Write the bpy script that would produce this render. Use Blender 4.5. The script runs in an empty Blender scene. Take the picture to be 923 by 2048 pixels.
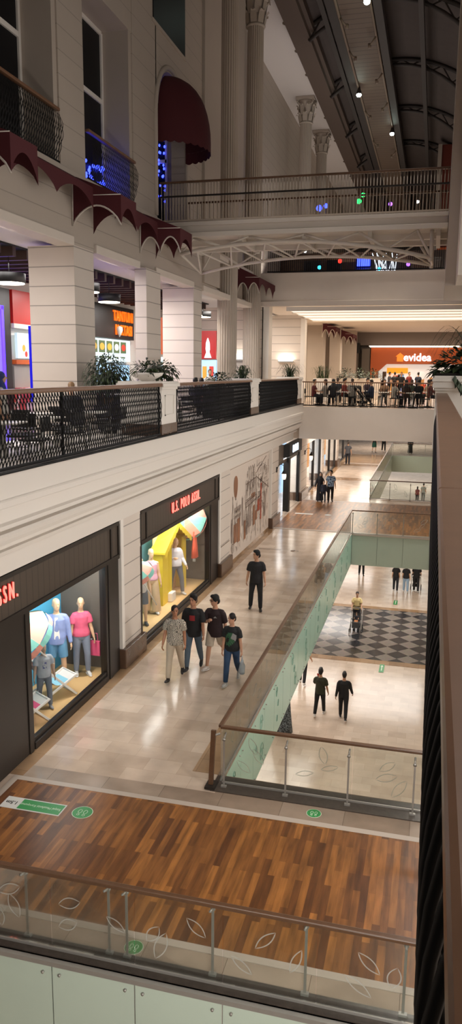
import bpy, bmesh, math, random
from mathutils import Vector as V, Matrix as Mx
R_ = math.radians
random.seed(7)
sc = bpy.context.scene
COL = sc.collection
PI = math.pi

# ---------------------------------------------------------------- materials
def newmat(name):
    m = bpy.data.materials.new(name); m.use_nodes = True
    nt = m.node_tree; b = nt.nodes['Principled BSDF']
    return m, nt, b
def lin(c):
    return tuple((x/12.92 if x <= .04045 else ((x+.055)/1.055)**2.4) for x in c[:3]) + (1,)
def hx(s): return lin(tuple(int(s[i:i+2], 16)/255 for i in (0, 2, 4)))
def pm(name, col, rough=.5, metal=0, emit=None, es=0, spec=.5, noise=0, nscale=8, bump=0, bscale=40):
    m, nt, b = newmat(name)
    c = hx(col)
    b.inputs['Base Color'].default_value = c
    b.inputs['Roughness'].default_value = rough
    b.inputs['Metallic'].default_value = metal
    b.inputs['Specular IOR Level'].default_value = spec
    if emit:
        b.inputs['Emission Color'].default_value = hx(emit); b.inputs['Emission Strength'].default_value = es
    if noise or bump:
        tc = nt.nodes.new('ShaderNodeTexCoord')
    if noise:
        n = nt.nodes.new('ShaderNodeTexNoise'); n.inputs['Scale'].default_value = nscale; n.inputs['Detail'].default_value = 4
        nt.links.new(tc.outputs['Object'], n.inputs['Vector'])
        mx = nt.nodes.new('ShaderNodeMix'); mx.data_type = 'RGBA'
        mx.inputs[6].default_value = tuple(v*(1-noise) for v in c[:3])+(1,)
        mx.inputs[7].default_value = tuple(min(1, v*(1+noise)) for v in c[:3])+(1,)
        nt.links.new(n.outputs['Fac'], mx.inputs[0]); nt.links.new(mx.outputs[2], b.inputs['Base Color'])
    if bump:
        n2 = nt.nodes.new('ShaderNodeTexNoise'); n2.inputs['Scale'].default_value = bscale
        nt.links.new(tc.outputs['Object'], n2.inputs['Vector'])
        bp = nt.nodes.new('ShaderNodeBump'); bp.inputs['Strength'].default_value = bump; bp.inputs['Distance'].default_value = .02
        nt.links.new(n2.outputs['Fac'], bp.inputs['Height']); nt.links.new(bp.outputs['Normal'], b.inputs['Normal'])
    return m
def mnode(nt, op, a, b=None, clamp=False):
    n = nt.nodes.new('ShaderNodeMath'); n.operation = op; n.use_clamp = clamp
    for i, v in enumerate((a, b)):
        if v is None: continue
        if isinstance(v, (int, float)): n.inputs[i].default_value = v
        else: nt.links.new(v, n.inputs[i])
    return n.outputs[0]
def grooved(name, col, step=.5, off=0, width=.02, dark=.55, rough=.6, axis='Z'):
    m, nt, b = newmat(name); c = hx(col)
    tc = nt.nodes.new('ShaderNodeTexCoord'); sp = nt.nodes.new('ShaderNodeSeparateXYZ')
    nt.links.new(tc.outputs['Object'], sp.inputs[0])
    f = mnode(nt, 'FRACT', mnode(nt, 'DIVIDE', mnode(nt, 'ADD', sp.outputs[axis], 100*step-off), step))
    g = mnode(nt, 'LESS_THAN', f, width/step)
    n = nt.nodes.new('ShaderNodeTexNoise'); n.inputs['Scale'].default_value = 1.3; nt.links.new(tc.outputs['Object'], n.inputs['Vector'])
    m0 = nt.nodes.new('ShaderNodeMix'); m0.data_type = 'RGBA'
    m0.inputs[6].default_value = tuple(v*.95 for v in c[:3])+(1,); m0.inputs[7].default_value = tuple(min(1, v*1.04) for v in c[:3])+(1,)
    nt.links.new(n.outputs['Fac'], m0.inputs[0])
    mx = nt.nodes.new('ShaderNodeMix'); mx.data_type = 'RGBA'
    nt.links.new(m0.outputs[2], mx.inputs[6]); mx.inputs[7].default_value = tuple(v*dark for v in c[:3])+(1,)
    nt.links.new(g, mx.inputs[0]); nt.links.new(mx.outputs[2], b.inputs['Base Color'])
    bp = nt.nodes.new('ShaderNodeBump'); bp.inputs['Strength'].default_value = .6; bp.inputs['Distance'].default_value = .02
    nt.links.new(mnode(nt, 'SUBTRACT', 1, g), bp.inputs['Height']); nt.links.new(bp.outputs['Normal'], b.inputs['Normal'])
    b.inputs['Roughness'].default_value = rough
    return m
def tiled(name, c1, c2, grout, w, h, rough=.12, mortar=.004, rot=0, offset=.5, nz=.12, nscale=3, bump=0, loc=(0, 0, 0), coat=0):
    m, nt, b = newmat(name)
    tc = nt.nodes.new('ShaderNodeTexCoord'); mp = nt.nodes.new('ShaderNodeMapping')
    mp.inputs['Rotation'].default_value = (0, 0, rot); mp.inputs['Location'].default_value = loc
    nt.links.new(tc.outputs['Object'], mp.inputs['Vector'])
    br = nt.nodes.new('ShaderNodeTexBrick'); br.offset = offset
    br.inputs['Scale'].default_value = 1; br.inputs['Brick Width'].default_value = w; br.inputs['Row Height'].default_value = h
    br.inputs['Mortar Size'].default_value = mortar; br.inputs['Mortar Smooth'].default_value = .1; br.inputs['Bias'].default_value = 0
    br.inputs['Color1'].default_value = hx(c1); br.inputs['Color2'].default_value = hx(c2); br.inputs['Mortar'].default_value = hx(grout)
    nt.links.new(mp.outputs[0], br.inputs['Vector'])
    n = nt.nodes.new('ShaderNodeTexNoise'); n.inputs['Scale'].default_value = nscale; n.inputs['Detail'].default_value = 6
    mp2 = nt.nodes.new('ShaderNodeMapping'); nt.links.new(tc.outputs['Object'], mp2.inputs['Vector'])
    if nscale > 10: mp2.inputs['Scale'].default_value = (1, .12, 1)
    nt.links.new(mp2.outputs[0], n.inputs['Vector'])
    mx = nt.nodes.new('ShaderNodeMix'); mx.data_type = 'RGBA'; mx.blend_type = 'MULTIPLY'; mx.inputs[0].default_value = 1
    rp = nt.nodes.new('ShaderNodeMapRange'); rp.inputs[1].default_value = .3; rp.inputs[2].default_value = .7
    rp.inputs[3].default_value = 1-nz; rp.inputs[4].default_value = 1+nz*.5
    nt.links.new(n.outputs['Fac'], rp.inputs[0])
    cb = nt.nodes.new('ShaderNodeCombineColor')
    for i in range(3): nt.links.new(rp.outputs[0], cb.inputs[i])
    nt.links.new(br.outputs['Color'], mx.inputs[6]); nt.links.new(cb.outputs[0], mx.inputs[7])
    nt.links.new(mx.outputs[2], b.inputs['Base Color'])
    b.inputs['Roughness'].default_value = rough
    n3 = nt.nodes.new('ShaderNodeTexNoise'); n3.inputs['Scale'].default_value = 2.5; nt.links.new(tc.outputs['Object'], n3.inputs['Vector'])
    bp = nt.nodes.new('ShaderNodeBump'); bp.inputs['Strength'].default_value = .05; bp.inputs['Distance'].default_value = .05
    nt.links.new(n3.outputs['Fac'], bp.inputs['Height']); nt.links.new(bp.outputs['Normal'], b.inputs['Normal'])
    return m
def checker(name, c1, c2, size, rot, rough=.15):
    m, nt, b = newmat(name)
    tc = nt.nodes.new('ShaderNodeTexCoord'); mp = nt.nodes.new('ShaderNodeMapping'); mp.inputs['Rotation'].default_value = (0, 0, rot)
    mp.inputs['Location'].default_value = (0, 0, .5)
    nt.links.new(tc.outputs['Object'], mp.inputs['Vector'])
    ck = nt.nodes.new('ShaderNodeTexChecker'); ck.inputs['Scale'].default_value = 1/size
    ck.inputs['Color1'].default_value = hx(c1); ck.inputs['Color2'].default_value = hx(c2)
    nt.links.new(mp.outputs[0], ck.inputs['Vector'])
    n = nt.nodes.new('ShaderNodeTexNoise'); n.inputs['Scale'].default_value = 5; n.inputs['Detail'].default_value = 8; n.inputs['Distortion'].default_value = 1.5
    nt.links.new(tc.outputs['Object'], n.inputs['Vector'])
    mx = nt.nodes.new('ShaderNodeMix'); mx.data_type = 'RGBA'; mx.blend_type = 'OVERLAY'; mx.inputs[0].default_value = .35
    nt.links.new(ck.outputs['Color'], mx.inputs[6]); nt.links.new(n.outputs['Color'], mx.inputs[7])
    hs = nt.nodes.new('ShaderNodeHueSaturation'); hs.inputs['Saturation'].default_value = .7; nt.links.new(mx.outputs[2], hs.inputs['Color'])
    nt.links.new(hs.outputs[0], b.inputs['Base Color']); b.inputs['Roughness'].default_value = rough
    return m
def glass(name, tint, fac=.12, rough=.02, haze=0, hazecol='ffffff', mult=.8):
    m = bpy.data.materials.new(name); m.use_nodes = True; nt = m.node_tree; nt.nodes.clear()
    out = nt.nodes.new('ShaderNodeOutputMaterial'); tr = nt.nodes.new('ShaderNodeBsdfTransparent'); gl = nt.nodes.new('ShaderNodeBsdfGlossy')
    tr.inputs[0].default_value = hx(tint); gl.inputs['Roughness'].default_value = rough
    lw = nt.nodes.new('ShaderNodeLayerWeight'); lw.inputs[0].default_value = fac
    mx = nt.nodes.new('ShaderNodeMixShader'); 
    nt.links.new(mnode(nt, 'MULTIPLY', lw.outputs['Fresnel'], mult), mx.inputs[0])
    src = tr
    if haze:
        df = nt.nodes.new('ShaderNodeBsdfDiffuse'); df.inputs[0].default_value = hx(hazecol)
        m2 = nt.nodes.new('ShaderNodeMixShader'); m2.inputs[0].default_value = haze
        nt.links.new(tr.outputs[0], m2.inputs[1]); nt.links.new(df.outputs[0], m2.inputs[2]); src = m2
    nt.links.new(src.outputs[0], mx.inputs[1]); nt.links.new(gl.outputs[0], mx.inputs[2]); nt.links.new(mx.outputs[0], out.inputs[0])
    return m
def emat(name, col, s):
    return pm(name, col, .5, emit=col, es=s)
def pattern_mat(name, base, ink, scale=9, thr=.5, kind='leaf', rough=.7):
    # printed cloth: wave/voronoi bands between two colours
    m, nt, b = newmat(name)
    tc = nt.nodes.new('ShaderNodeTexCoord')
    if kind == 'leaf':
        n = nt.nodes.new('ShaderNodeTexWave'); n.inputs['Scale'].default_value = scale; n.inputs['Distortion'].default_value = 14; n.inputs['Detail'].default_value = 1.5; n.inputs['Detail Scale'].default_value = 1.2
        o = n.outputs['Fac']
    else:
        n = nt.nodes.new('ShaderNodeTexNoise'); n.inputs['Scale'].default_value = scale; n.inputs['Detail'].default_value = 2
        o = n.outputs['Fac']
    nt.links.new(tc.outputs['Object'], n.inputs['Vector'])
    g = mnode(nt, 'GREATER_THAN', o, thr)
    mx = nt.nodes.new('ShaderNodeMix'); mx.data_type = 'RGBA'; mx.inputs[6].default_value = hx(base); mx.inputs[7].default_value = hx(ink)
    nt.links.new(g, mx.inputs[0]); nt.links.new(mx.outputs[2], b.inputs['Base Color']); b.inputs['Roughness'].default_value = rough
    return m

M = {}
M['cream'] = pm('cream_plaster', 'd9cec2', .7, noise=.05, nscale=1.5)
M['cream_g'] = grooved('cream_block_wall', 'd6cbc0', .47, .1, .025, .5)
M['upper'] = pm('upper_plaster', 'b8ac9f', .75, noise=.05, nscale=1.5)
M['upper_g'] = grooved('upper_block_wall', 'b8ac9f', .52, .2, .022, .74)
M['white'] = pm('white_paint', 'e6e0d8', .6)
M['fascia'] = pm('fascia_paint', 'ddd6cd', .55)
M['marble'] = tiled('marble_tile_floor', 'cdbaa8', 'bba794', 'b09d8a', .62, .42, .15, .003, 0, .5, .16, 1.8)
M['marble_b'] = tiled('marble_border', 'ab8c6c', '98795a', '80664a', .62, .62, .15, .004, 0, 0, .2, 1.5)
M['marble_w'] = tiled('white_marble_tile', 'd8c6b4', 'c9b5a2', 'bda893', .6, .42, .16, .003, 0, .5, .12, 1.8)
M['marble_g'] = tiled('grey_marble_strip', 'ab9a8a', '8e7c6c', '6d5e50', 1.02, 2, .2, .004, 0, 0, .2, 2)
M['granite'] = pm('dark_granite', '453d37', .3, noise=.5, nscale=14)
M['brown_m'] = pm('brown_marble', '5b4536', .2, noise=.35, nscale=4)
M['wood_f'] = tiled('wood_plank_floor', 'a26a34', '5e381c', '4a2a14', .95, .1, .36, .0008, PI/2, .37, .45, 14)
M['chk'] = checker('diamond_marble_floor', '2c2c30', '7a6f64', .68, PI/4)
M['trimw'] = pm('pale_stone_trim', 'b5a99d', .4)
M['rail'] = pm('handrail_wood', '5d4330', .32, noise=.25, nscale=14)
M['rail2'] = pm('oiled_brown_wood', '77563f', .35, noise=.2, nscale=10)
M['iron'] = pm('black_iron', '0a0909', .55, spec=.2)
M['dwood'] = grooved('dark_wood_cladding', '473c32', .21, 0, .018, .35, .5, 'Y')
M['dframe'] = pm('dark_frame', '211b17', .4)
M['steel'] = pm('brushed_steel', 'a5a29c', .4, .55)
M['steel_w'] = pm('white_painted_steel', 'cfc6ba', .5)
M['glass'] = glass('clear_glass', 'f8fbf9', .3, mult=.6)
M['shopglass'] = glass('shop_window_glass', 'fbfcfc', .05, mult=.3)
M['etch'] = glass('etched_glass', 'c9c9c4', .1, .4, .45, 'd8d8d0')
M['etch_d'] = glass('etched_glass_dark', 'a9b2ac', .1, .4, .35, '8fa39a')  # darker etching tone for the long walkway balustrade
M['frost'] = pm('frosted_mint_glass', 'a4cfbe', .25, noise=.04, nscale=.8); M['frost_p'] = pm('pale_frosted_glass', 'bccbbc', .25, noise=.04, nscale=.8); M['frost_g'] = pm('grey_frosted_glass', 'a7b5a6', .25, noise=.04, nscale=.8)
M['seam'] = pm('panel_seam', '5d756b', .5)
M['swirl'] = pm('swirl_print', '83ab9b', .4)
M['red_c'] = pm('burgundy_canvas', '4a1018', .8)
M['piping'] = pm('white_piping', 'c9c0b6', .6)
M['black'] = pm('matte_black', '080808', .6)
M['darkwin'] = pm('dark_window_glass', '0b0c11', .4, spec=.25)
M['slat'] = pm('dark_ceiling_slat', '3a241c', .6)
M['ceil_w'] = pm('white_ceiling', 'dcd6d2', .8)
M['lamp'] = emat('lamp_glow', 'fff2dd', 9); M['lamp_s'] = emat('soft_lamp_glow', 'ffe9cc', 2.2)
M['lamp_c'] = emat('cool_lamp_glow', 'e8fff0', 40)
M['lumi'] = emat('luminous_ceiling', 'fff0dc', 1.0)
M['orange'] = pm('orange_panel', 'b9551e', .5, emit='c8581c', es=.06)
M['red_p'] = pm('red_sign_panel', 'a8201c', .3, emit='b02018', es=.12)
M['menu'] = emat('menu_board_glow', 'c6dfe6', .5)
M['menu_y'] = emat('menu_food_yellow', 'c8953a', .5)
M['menu_r'] = emat('menu_food_red', 'b5382a', .7)
M['menu_d'] = emat('menu_food_dark', '4a5a3a', .5)
M['blue_l'] = emat('blue_neon', '3a22ff', 5)
M['violet'] = emat('violet_lit_panel', '6a58f0', 1.3)
M['txt_w'] = emat('white_letter_glow', 'd5ecff', 3)
M['txt_r'] = emat('red_letter_glow', 'ff8878', 1.3)
M['txt_rd'] = emat('red_letter_edge', 'a00808', .5)
M['txt_o'] = emat('orange_letter_glow', 'ff6a12', 1.0)
M['txt_k'] = pm('black_ink', '161616', .6)
M['txt_pg'] = pm('pale_ink', 'd5e5d0', .6)
M['green_s'] = pm('green_sticker', '2f8f4a', .4)
M['white_s'] = pm('white_sticker', 'cfd0cc', .5)
M['leaf'] = pm('dark_leaf', '1d2a16', .5, noise=.4, nscale=20)
M['leaf2'] = pm('mid_leaf', '33421f', .5, noise=.4, nscale=20)
M['soil'] = pm('soil', '1e1712', .9)
M['roof'] = pm('dark_roof_panel', '554c48', .8, noise=.15, nscale=1.5)
M['truss'] = pm('dark_steel', '39322e', .6)
M['roofbeam'] = pm('roof_edge_beam', '5a4a40', .6)
M['catw'] = grooved('catwalk_panel', '6e5d4e', .55, 0, .05, .4, .6, 'Y')
M['redbrown'] = pm('red_brown_wall', '6e2c1c', .7)
M['pipe'] = pm('pale_pipe', '8a7a6a', .5)
M['skyblue'] = pm('sky_blue_backdrop', '4ea7cf', .7, noise=.15, nscale=1.2)
M['paleblue'] = pm('pale_blue_backdrop', '8cc4d6', .7)
M['sandy'] = pm('sand_platform', 'dcb47c', .6, noise=.06, nscale=4)
M['yellow'] = pm('yellow_paint', 'e0c02c', .6)
M['mint'] = pm('mint_canvas', '86c8bb', .7)
M['pink_c'] = pm('pale_pink_canvas', 'e39a88', .7)
M['coral'] = pm('coral_fabric', 'f06040', .7)
M['plast'] = pm('mannequin_skin', 'd9b08c', .4)
M['plast_k'] = pm('mannequin_brown_skin', 'a58a78', .45)
M['grey_wall'] = pm('grey_brown_display_wall', '6a6056', .5); M['far_wall'] = pm('far_grey_wall', '746a64', .7); M['floor_d'] = tiled('dark_food_court_floor', '6e6056', '5c5047', '473c34', .6, .6, .25, .004)
M['rocket'] = emat('rocket_sign', 'dfeaf0', 1.6)
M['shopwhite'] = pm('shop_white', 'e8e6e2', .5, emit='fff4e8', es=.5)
M['shopblue'] = pm('shop_blue_light', '9cc6e8', .5, emit='9cc6f0', es=.9)
M['shopor'] = pm('shop_amber', 'd89a58', .5, emit='e0a060', es=.4)
M['mural'] = pm('mural_paper', 'd8cbbf', .6)
M['mural_b'] = pm('mural_brown', '9a6b4e', .7)
M['mural_d'] = pm('mural_line', '6a564b', .7)
M['mural_g'] = pm('mural_grey', 'a3948a', .7)
M['mural_r'] = pm('mural_red', 'b0492e', .7)
M['table_w'] = pm('white_table_top', 'd8d4cc', .35)
M['dgrey'] = pm('dark_grey_cushion', '23201f', .7)
M['led_g'] = emat('green_glow', '20ff60', 5); M['led_b'] = emat('blue_glow', '3040ff', 6); M['led_c'] = emat('cyan_glow', '30d0ff', 5)
M['led_r'] = emat('red_glow', 'ff2a20', 4); M['led_v'] = emat('violet_glow', '8a50ff', 5); M['led_w'] = emat('white_glow', 'ffffff', 6)

# ---------------------------------------------------------------- mesh builder
class MB:
    def __init__(s): s.v = []; s.f = []; s.mi = []; s.sm = []
    def _add(s, vs, fs, mi=0, smooth=False):
        o = len(s.v); s.v += [tuple(p) for p in vs]
        for f in fs: s.f.append(tuple(o+i for i in f)); s.mi.append(mi); s.sm.append(smooth)
        return s
    def box(s, x0, y0, z0, x1, y1, z1, mi=0):
        vs = [(x, y, z) for z in (z0, z1) for y in (y0, y1) for x in (x0, x1)]
        return s._add(vs, [(0, 2, 3, 1), (4, 5, 7, 6), (0, 1, 5, 4), (2, 6, 7, 3), (0, 4, 6, 2), (1, 3, 7, 5)], mi)
    def bar(s, p, q, w, h=None, mi=0, up=(0, 0, 1)):
        p = V(p); q = V(q); d = (q-p).normalized(); u = V(up)
        if abs(d.dot(u)) > .98: u = V((0, 1, 0))
        a = d.cross(u).normalized()*(w/2); b = a.cross(d).normalized()*((h or w)/2)
        vs = [c+sa*a+sb*b for c in (p, q) for sb in (-1, 1) for sa in (-1, 1)]
        return s._add(vs, [(0, 2, 3, 1), (4, 5, 7, 6), (0, 1, 5, 4), (2, 6, 7, 3), (0, 4, 6, 2), (1, 3, 7, 5)], mi)
    def loft(s, rings, mi=0, cap=True, closed=False, smooth=True):
        n = len(rings[0]); vs = [p for r in rings for p in r]; fs = []
        m = len(rings)
        for i in range(m if closed else m-1):
            a = i*n; b = ((i+1) % m)*n
            for j in range(n):
                k = (j+1) % n; fs.append((a+j, a+k, b+k, b+j))
        if cap and not closed:
            fs.append(tuple(range(n-1, -1, -1))); fs.append(tuple((m-1)*n+j for j in range(n)))
        return s._add(vs, fs, mi, smooth)
    def tube(s, pts, r, n=8, mi=0, cap=True, closed=False, smooth=True, round_=False):
        pts = [V(p) for p in pts]
        if not isinstance(r, (list, tuple)): r = [r]*len(pts)
        r = [(x if isinstance(x, (list, tuple)) else (x, x)) for x in r]
        m = len(pts); T = []
        for i in range(m):
            if closed: d = pts[(i+1) % m]-pts[i-1]
            else: d = pts[min(i+1, m-1)]-pts[max(i-1, 0)]
            T.append(d.normalized() if d.length > 1e-9 else V((0, 0, 1)))
        ref = V((1, 0, 0)) if abs(T[0].x) < .8 else V((0, 1, 0))
        rings = []; a = (ref-T[0]*ref.dot(T[0])).normalized()
        if round_:
            e0, e1 = [], []
            for k in (.2, .55, .85):
                c = math.cos(math.asin(k)) 
                e0.append((pts[0]-T[0]*max(r[0])*c*.9, (r[0][0]*k, r[0][1]*k))); e1.insert(0, (pts[-1]+T[-1]*max(r[-1])*c*.9, (r[-1][0]*k, r[-1][1]*k)))
            pts = [p for p, _ in e0]+pts+[p for p, _ in e1]; r = [q for _, q in e0]+r+[q for _, q in e1]
            T = [T[0]]*3+T+[T[-1]]*3; m = len(pts)
        for i in range(m):
            a = (a-T[i]*a.dot(T[i])); a = a.normalized() if a.length > 1e-6 else T[i].orthogonal().normalized()
            b = T[i].cross(a)
            rings.append([pts[i]+a*(math.cos(2*PI*j/n)*r[i][0])+b*(math.sin(2*PI*j/n)*r[i][1]) for j in range(n)])
        return s.loft(rings, mi, cap, closed, smooth)
    def cyl(s, x, y, z0, z1, r, n=20, mi=0, r2=None, smooth=True):
        return s.lathe([(r, z0), (r if r2 is None else r2, z1)], x, y, n, mi, smooth)
    def lathe(s, prof, x=0, y=0, n=20, mi=0, smooth=True):
        rings = [[(x+max(r, 1e-4)*math.cos(2*PI*j/n), y+max(r, 1e-4)*math.sin(2*PI*j/n), z) for j in range(n)] for r, z in prof]
        return s.loft(rings, mi, True, False, smooth)
    def ell(s, c, rx, ry, rz, n=12, m=8, mi=0, rot=None):
        rings = []
        for i in range(m+1):
            t = PI*i/m; k = max(math.sin(t), .02)
            ring = [V((rx*k*math.cos(2*PI*j/n), ry*k*math.sin(2*PI*j/n), -rz*math.cos(t))) for j in range(n)]
            if rot is not None: ring = [rot @ p for p in ring]
            rings.append([V(c)+p for p in ring])
        return s.loft(rings, mi)
    def poly(s, pts, mi=0):
        return s._add(pts, [tuple(range(len(pts)))], mi)
    def prism(s, pts, d, mi=0):
        d = V(d); n = len(pts); a = [V(p) for p in pts]; vs = a+[p+d for p in a]
        fs = [tuple(range(n-1, -1, -1)), tuple(range(n, 2*n))]+[(i, (i+1) % n, n+(i+1) % n, n+i) for i in range(n)]
        return s._add(vs, fs, mi)
    def build(s, name, mats, parent=None, loc=None, bevel=0, rz=0):
        me = bpy.data.meshes.new(name); 
        o_ = V(loc) if loc is not None else V((0, 0, 0))
        me.from_pydata([tuple(V(p)-o_) for p in s.v] if loc is not None else s.v, [], s.f)
        if not isinstance(mats, (list, tuple)): mats = [mats]
        for m in mats: me.materials.append(M[m] if isinstance(m, str) else m)
        me.polygons.foreach_set('material_index', s.mi); me.polygons.foreach_set('use_smooth', s.sm)
        me.update()
        bm = bmesh.new(); bm.from_mesh(me); bmesh.ops.recalc_face_normals(bm, faces=bm.faces); bm.to_mesh(me); bm.free()
        o = bpy.data.objects.new(name, me); COL.objects.link(o); o.location = o_
        if parent is not None: o.parent = parent
        if bevel:
            b = o.modifiers.new('bevel', 'BEVEL'); b.width = bevel; b.segments = 2; b.limit_method = 'ANGLE'
        if any(s.sm) and not all(s.sm):
            pass
        return o
def tag(o, label=None, cat=None, group=None, kind=None):
    for k, v in (('label', label), ('category', cat), ('group', group), ('kind', kind)):
        if v: o[k] = v
    return o
def empty(name, loc, label, cat, group=None, rz=0):
    o = bpy.data.objects.new(name, None); COL.objects.link(o); o.location = loc; o.rotation_euler = (0, 0, rz); o.empty_display_size = .2
    return tag(o, label, cat, group)
def struct(name, mb, mat, **k):
    o = mb.build(name, mat, **k); o['kind'] = 'structure'; return o
KIDS = {}
def kids(o): return [c for c in COL.objects if c.parent == o]
def dup(root, loc=None, rz=None, label=None, group=None, _ch=None):
    r = root.copy(); COL.objects.link(r)
    if loc is not None: r.location = loc
    if rz is not None: r.rotation_euler = (0, 0, rz)
    if label: r['label'] = label
    if group: r['group'] = group
    for ch in list(root.children):
        c = ch.copy(); COL.objects.link(c); c.parent = r
        for g in list(ch.children):
            d = g.copy(); COL.objects.link(d); d.parent = c
    return r
def text(body, name, mat, parent, loc, rot, size, ext=.01, sx=1, align='CENTER', bold=0, spacing=1):
    cu = bpy.data.curves.new(name, 'FONT'); cu.body = body; cu.size = size; cu.extrude = ext; cu.align_x = align; cu.align_y = 'CENTER'
    cu.offset = bold; cu.space_character = spacing; cu.resolution_u = 3
    cu.materials.append(M[mat] if isinstance(mat, str) else mat)
    c = bpy.data.objects.new(name, cu); COL.objects.link(c)
    bpy.context.view_layer.update()
    me = bpy.data.meshes.new_from_object(c.evaluated_get(bpy.context.evaluated_depsgraph_get())); bpy.data.objects.remove(c)
    o = bpy.data.objects.new(name, me); COL.objects.link(o); o.location = loc; o.rotation_euler = rot; o.scale = (sx, 1, 1)
    if parent is not None: o.parent = parent
    return o
ROT_PX = (PI/2, 0, PI/2)     # letters on a wall that faces +x
ROT_MY = (PI/2, 0, 0)        # letters on a wall that faces -y
def wloc(o):
    p = V((0, 0, 0))
    while o is not None: p += V(o.location); o = o.parent
    return p
def part(mb, name, mats, parent, bevel=0):
    w = wloc(parent); mb.v = [tuple(V(p)-w) for p in mb.v]
    return mb.build(name, mats, parent, bevel=bevel)
def slab(name, x0, y0, x1, y1, z0, z1, top, other):
    mb = MB().box(x0, y0, z0, x1, y1, z1, 1); mb.mi[1] = 0
    return struct(name, mb, [top, other])
def bx(name, x0, y0, z0, x1, y1, z1, mat, bevel=0):
    return struct(name, MB().box(x0, y0, z0, x1, y1, z1), mat, bevel=bevel)

XR = 1.25      # right limit of the built floors
# ---- middle level
slab('floor', -6.9, 7.3, -3.2, 66.5, -1.4, 0, 'marble', 'cream')
slab('floor_bridge', -3.2, 7.3, XR, 11.95, -1.4, 0, 'marble_g', 'cream')
slab('floor_bridge.001', -3.2, 33.2, XR, 42.95, -1.4, 0, 'marble_w', 'frost_g')
slab('floor_end', -12, 66.5, XR+4, 88, -1.4, 0, 'marble', 'frost_g')
slab('floor_near', -12, -3, -6.2, 7.3, -1.4, 0, 'marble', 'cream')
slab('floor_shops', -12, 7.3, -6.9, 66.5, -1.4, .02, 'marble_w', 'cream')
n = [0]
def trim(x0, y0, x1, y1, mat, z=0, h=.006, name='trim_%d'):
    n[0] += 1
    return bx(name % n[0], x0, y0, z+.0005, x1, y1, z+h, mat)
trim(-6.9, 11.0, -6.58, 33.2, 'marble_b'); trim(-3.78, 11.95, -3.2, 33.2, 'marble_b'); trim(-6.58, 10.98, -3.2, 11.36, 'marble_g', h=.005)
trim(-3.2, 10.98, XR, 11.4, 'marble_g', h=.004)
trim(-3.3, 11.4, XR, 11.9, 'granite', h=.02); trim(-3.3, 11.9, -3.16, 33.1, 'marble_g', h=.02); trim(-6.2, 7.32, XR, 7.58, 'granite', h=.02)
trim(-6.7, 10.85, XR, 10.97, 'trimw', h=.014); trim(-6.72, 7.86, -6.6, 10.97, 'trimw', h=.0135); trim(-6.7, 7.86, XR, 7.97, 'trimw', h=.014)
trim(-6.6, 7.58, XR, 7.86, 'marble_g', h=.005)
bx('floor_wood', -6.6, 7.97, .001, XR, 10.85, .012, 'wood_f')
bx('floor_wood.001', -6.72, 33.45, .001, XR, 41.35, .012, 'wood_f')
trim(-6.75, 33.25, XR, 33.45, 'trimw', h=.014); trim(-6.75, 41.35, XR, 41.5, 'trimw', h=.014)
trim(-6.9, 43, -6.5, 66.4, 'marble_b'); trim(-3.7, 43, -3.2, 66.4, 'marble_b')
for yy in (50, 58): trim(-6.5, yy, -3.7, yy+1.2, 'marble_b', h=.005)
trim(-6.5, 60, -3.7, 66.4, 'marble_b', h=.0052)
# ---- lower level
bx('floor_lower', -9, -4, -5.7, XR+.2, 100, -5.4, 'marble_w')
bx('floor_checker', -9, 32.3, -5.399, XR, 39.7, -5.39, 'chk')
trim(-9, 31.85, XR, 32.3, 'marble_b', -5.4, .012); trim(-9, 39.7, XR, 40.15, 'marble_b', -5.4, .012)
bx('wall_right_lower', XR, -4, -5.4, XR+.2, 100, 5.0, 'cream')
bx('wall_left_lower', -9.2, -4, -5.4, -9, 100, -1.4, 'white')
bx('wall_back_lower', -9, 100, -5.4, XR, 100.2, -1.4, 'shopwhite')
# ---- food court slab with moulded edge
prof = [(-6.35, 5.39), (-6.35, 5.0), (-6.29, 4.97), (-6.29, 4.88), (-6.40, 4.84), (-6.40, 4.62), (-6.33, 4.59), (-6.33, 4.53), (-6.52, 4.52), (-6.52, 4.45), (-6.40, 4.44), (-6.37, 4.40), (-6.39, 4.33), (-6.42, 4.26), (-6.52, 4.22), (-6.52, 4.17), (-6.70, 4.16), (-6.70, 4.08), (-6.62, 4.07), (-6.64, 4.0), (-6.78, 3.98), (-6.80, 3.98), (-6.80, 3.60), (-9.2, 3.60), (-9.2, 5.39)]
struct('trim_fascia', MB().prism([(x, -3, z) for x, z in prof], (0, 41.5, 0)), 'fascia')
trim(-6.4, -3, -6.3, 38.5, 'iron', 5.39, .03)
bx('floor_food', -22, -3, 4.9, -6.5, 38.5, 5.3, 'floor_d')
bx('floor_food.001', -22, 38.5, 3.65, XR+6, 66.5, 5.25, 'marble_w')
bx('floor_balcony', .12, -4, 4.6, 3.5, 18.9, 5.3, 'marble_w')
trim(-6.5, 38.36, XR, 38.5, 'cream', 3.65, 1.6)
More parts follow.
